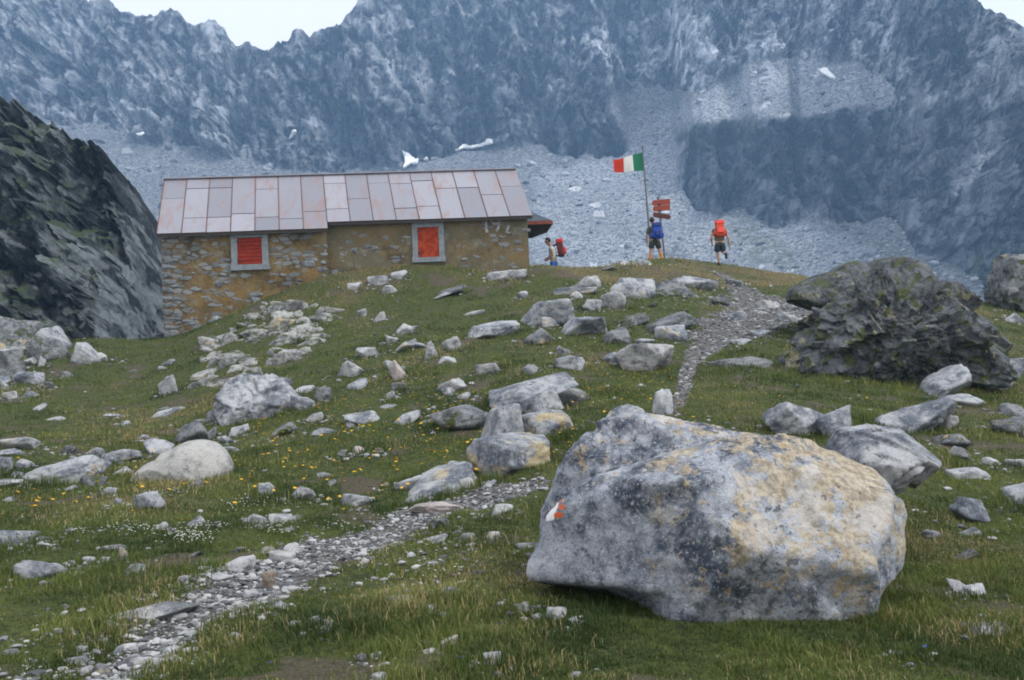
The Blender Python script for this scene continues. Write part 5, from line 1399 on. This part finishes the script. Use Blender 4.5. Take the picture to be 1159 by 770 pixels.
def backpack(loc, rz, label, main, lid, lean, w=.34, h=.62, d=.24):
    e = empty('backpack', loc, rz); tag(e, label, 'backpack')
    ln = R(lean); Mx = np.array(Matrix.Rotation(-ln, 3, 'X'))
    def blob(name, c, sz, mat, k=6, parent=e):
        D, T = ICO[4]; r_ = ((np.abs(D)**k).sum(1))**(-1/k); V = D*r_[:, None]*np.array(sz)/2*(1+.05*fbm(D*3+c[0]*9, 3))[:, None]+np.array(c)
        mb = MB(); mb.add(V@Mx.T, None, T); return mb.build(name, mat, parent, smooth=True)
    b = blob('pack_body', (0, 0, 0), (w, d, h), main); blob('lid', (0, -.01, h/2+.03), (w*1.04, d*1.1, .17), lid); blob('front_pocket', (0, -d/2-.03, -h*.12), (w*.72, .10, h*.42), lid)
    blob('side_pocket', (-w/2-.03, 0, -h*.22), (.09, d*.7, h*.32), main); blob('side_pocket', (w/2+.03, 0, -h*.22), (.09, d*.7, h*.32), main)
    for s_ in (-1, 1):
        mb = MB(); mb.tube(np.array([(s_*.10, d/2-.02, h*.38), (s_*.13, d/2+.12, h*.34), (s_*.14, d/2+.25, h*.1), (s_*.14, d/2+.10, -h*.35), (s_*.13, d/2-.02, -h*.40)])@Mx.T, .022, 8); mb.build('strap', BOOT, e, smooth=True)
    return e
# central hiker at the signpost, seen from behind
ga_ = gpt(742.5, 37.6); ga_[2] = P(744, 298.5, 37.6)[2]
hiker(ga_, R(4), 'person seen from behind at the signpost in dark shorts and orange gaiters', .93,
      [((-.17, .02, .50), (-.24, -.02, .09), (-.28, .12, .035)), ((.17, .02, .50), (.27, -.02, .07), (.32, .12, .03))],
      [((-.30, .02, 1.06), (-.28, .12, .84)), ((.30, .04, 1.08), (.25, .22, 1.10))], 2,
      plain('grey_green_shirt', (.10, .115, .095), .9, .3), plain('dark_green_shorts', (.05, .06, .05), .9, .3), plain('orange_gaiter', (.62, .24, .04), .8), sleeve=.8, short_len=.85, head_tilt=(0, -.06))
hz0 = ga_[2]
backpack((ga_[0]+.06, ga_[1]-.27, hz0+1.15), R(4), 'bright blue backpack worn by the hiker at the signpost', plain('blue_nylon', (.02, .07, .42), .6, .3), plain('dark_blue_nylon', (.02, .045, .20), .6, .3), 4, h=.50)
# hiker walking off to the right
gb = gpt(816, 36.6); gb[2] = max(gb[2], P(816, 309, 36.6)[2])-.0
hiker(gb, R(-6), 'person walking away on the right in dark shorts with head hidden behind a red pack', .90,
      [((-.10, .06, .48), (-.07, .02, .09), (-.08, .17, .035)), ((.11, .10, .50), (.17, -.24, .38), (.19, -.20, .23))],
      [((-.31, -.04, 1.02), (-.27, .14, .86)), ((.31, -.06, 1.00), (.34, .06, .74))], 16,
      plain('olive_shirt', (.15, .12, .085), .9, .3), plain('charcoal_shorts', (.035, .05, .06), .9, .3), None, sleeve=.4, short_len=.95, head_tilt=(.12, -.02))
backpack((gb[0]+.02, gb[1]-.06, gb[2]+1.30), R(-6), 'red backpack with bulging top worn by the hiker on the right', plain('orange_red_nylon', (.50, .07, .03), .6, .3), plain('red_nylon', (.72, .075, .05), .6, .2), 16, h=.52)
# hiker beside the hut, in profile
gc = gpt(627, 36.8); gc[2] -= .12
hiker(gc, R(82), 'person in profile in white shirt and blue shorts beside the right end of the hut', .92,
      [((-.10, .08, .50), (-.10, .02, .09), (-.10, .17, .035)), ((.10, -.02, .50), (.10, -.20, .10), (.10, -.05, .035))],
      [((-.24, .0, 1.10), (-.20, .20, 1.0)), ((.24, .02, 1.08), (.20, .22, .98))], 8,
      plain('white_shirt', (.55, .54, .52), .9, .15), plain('blue_shorts', (.03, .12, .40), .9, .2), None, sleeve=.6, short_len=.8, head_tilt=(.10, 0))
backpack((gc[0]+.27, gc[1]-.02, gc[2]+1.30), R(82), 'red and dark backpack worn by the hiker beside the hut', plain('dark_maroon_nylon', (.14, .03, .03), .6, .3), plain('red_pack_nylon', (.62, .06, .04), .6, .2), 8, h=.56)
HAZE = 0.00055
# ------------------------------------------------------------------ light, air and render settings
SUN_EL, SUN_AZ = 50, 112       # azimuth clockwise from +Y: the sun stands to the right, a little behind the camera
w = bpy.data.worlds.new('World'); scene.world = w; w.use_nodes = True
nt = w.node_tree; bg = nt.nodes['Background']
sk = nt.nodes.new('ShaderNodeTexSky'); sk.sky_type = 'NISHITA'; sk.sun_disc = False
sk.sun_elevation = R(SUN_EL); sk.sun_rotation = R(SUN_AZ); sk.altitude = 2300
mx = nt.nodes.new('ShaderNodeMix'); mx.data_type = 'RGBA'; mx.inputs[0].default_value = .93
tc = nt.nodes.new('ShaderNodeTexCoord'); ns = nt.nodes.new('ShaderNodeTexNoise'); ns.inputs['Scale'].default_value = 2.2; ns.inputs['Detail'].default_value = 5
nt.links.new(tc.outputs['Generated'], ns.inputs['Vector'])
cr = nt.nodes.new('ShaderNodeMix'); cr.data_type = 'RGBA'; nt.links.new(ns.outputs['Fac'], cr.inputs[0])
cr.inputs[6].default_value = (10.9, 10.7, 10.6, 1); cr.inputs[7].default_value = (11.9, 11.6, 11.4, 1)   # cloud deck over the sky
nt.links.new(sk.outputs[0], mx.inputs[6]); nt.links.new(cr.outputs[2], mx.inputs[7]); nt.links.new(mx.outputs[2], bg.inputs[0])
bg.inputs[1].default_value = .072
sl = bpy.data.lights.new('sun', 'SUN'); sl.energy = 1.5; sl.angle = R(10); sl.color = (1, .965, .91)
so = bpy.data.objects.new('sun', sl); C.objects.link(so); so.location = (30, -20, 60)
sd = Vector((math.sin(R(SUN_AZ))*math.cos(R(SUN_EL)), math.cos(R(SUN_AZ))*math.cos(R(SUN_EL)), math.sin(R(SUN_EL))))
so.rotation_euler = sd.to_track_quat('Z', 'Y').to_euler()

# haze: one closed box of thin blue mountain air
HB = MB()
allz = [GV[:, 2].min(), MV[..., 2].min(), HV[..., 2].min()]
x0, x1, y0, y1, z0, z1 = -900, 900, -40, 925, min(allz)-1, MV[..., 2].max()+4
HB.box(((x0+x1)/2, (y0+y1)/2, (z0+z1)/2), (x1-x0, y1-y0, z1-z0))
hz = bpy.data.materials.new('mountain_air'); hz.use_nodes = True; hn = hz.node_tree
hn.nodes.remove(hn.nodes['Principled BSDF']); pv = hn.nodes.new('ShaderNodeVolumePrincipled')
pv.inputs['Density'].default_value = HAZE; pv.inputs['Color'].default_value = (.36, .62, 1.0, 1); pv.inputs['Anisotropy'].default_value = .1
hn.links.new(pv.outputs[0], hn.nodes['Material Output'].inputs['Volume'])
if HAZE > 0: tag(HB.build('haze', hz), kind='stuff')

vs = scene.view_settings; vs.view_transform = 'Standard'; vs.look = 'None'; vs.exposure = .75; vs.gamma = 1; vs.use_curve_mapping = False
cy = scene.cycles
cy.use_denoising = True; cy.max_bounces = 6; cy.diffuse_bounces = 3; cy.glossy_bounces = 2; cy.volume_bounces = 1; cy.transparent_max_bounces = 8
cy.filter_width = 1.9
cy.use_adaptive_sampling = True; cy.adaptive_threshold = .02
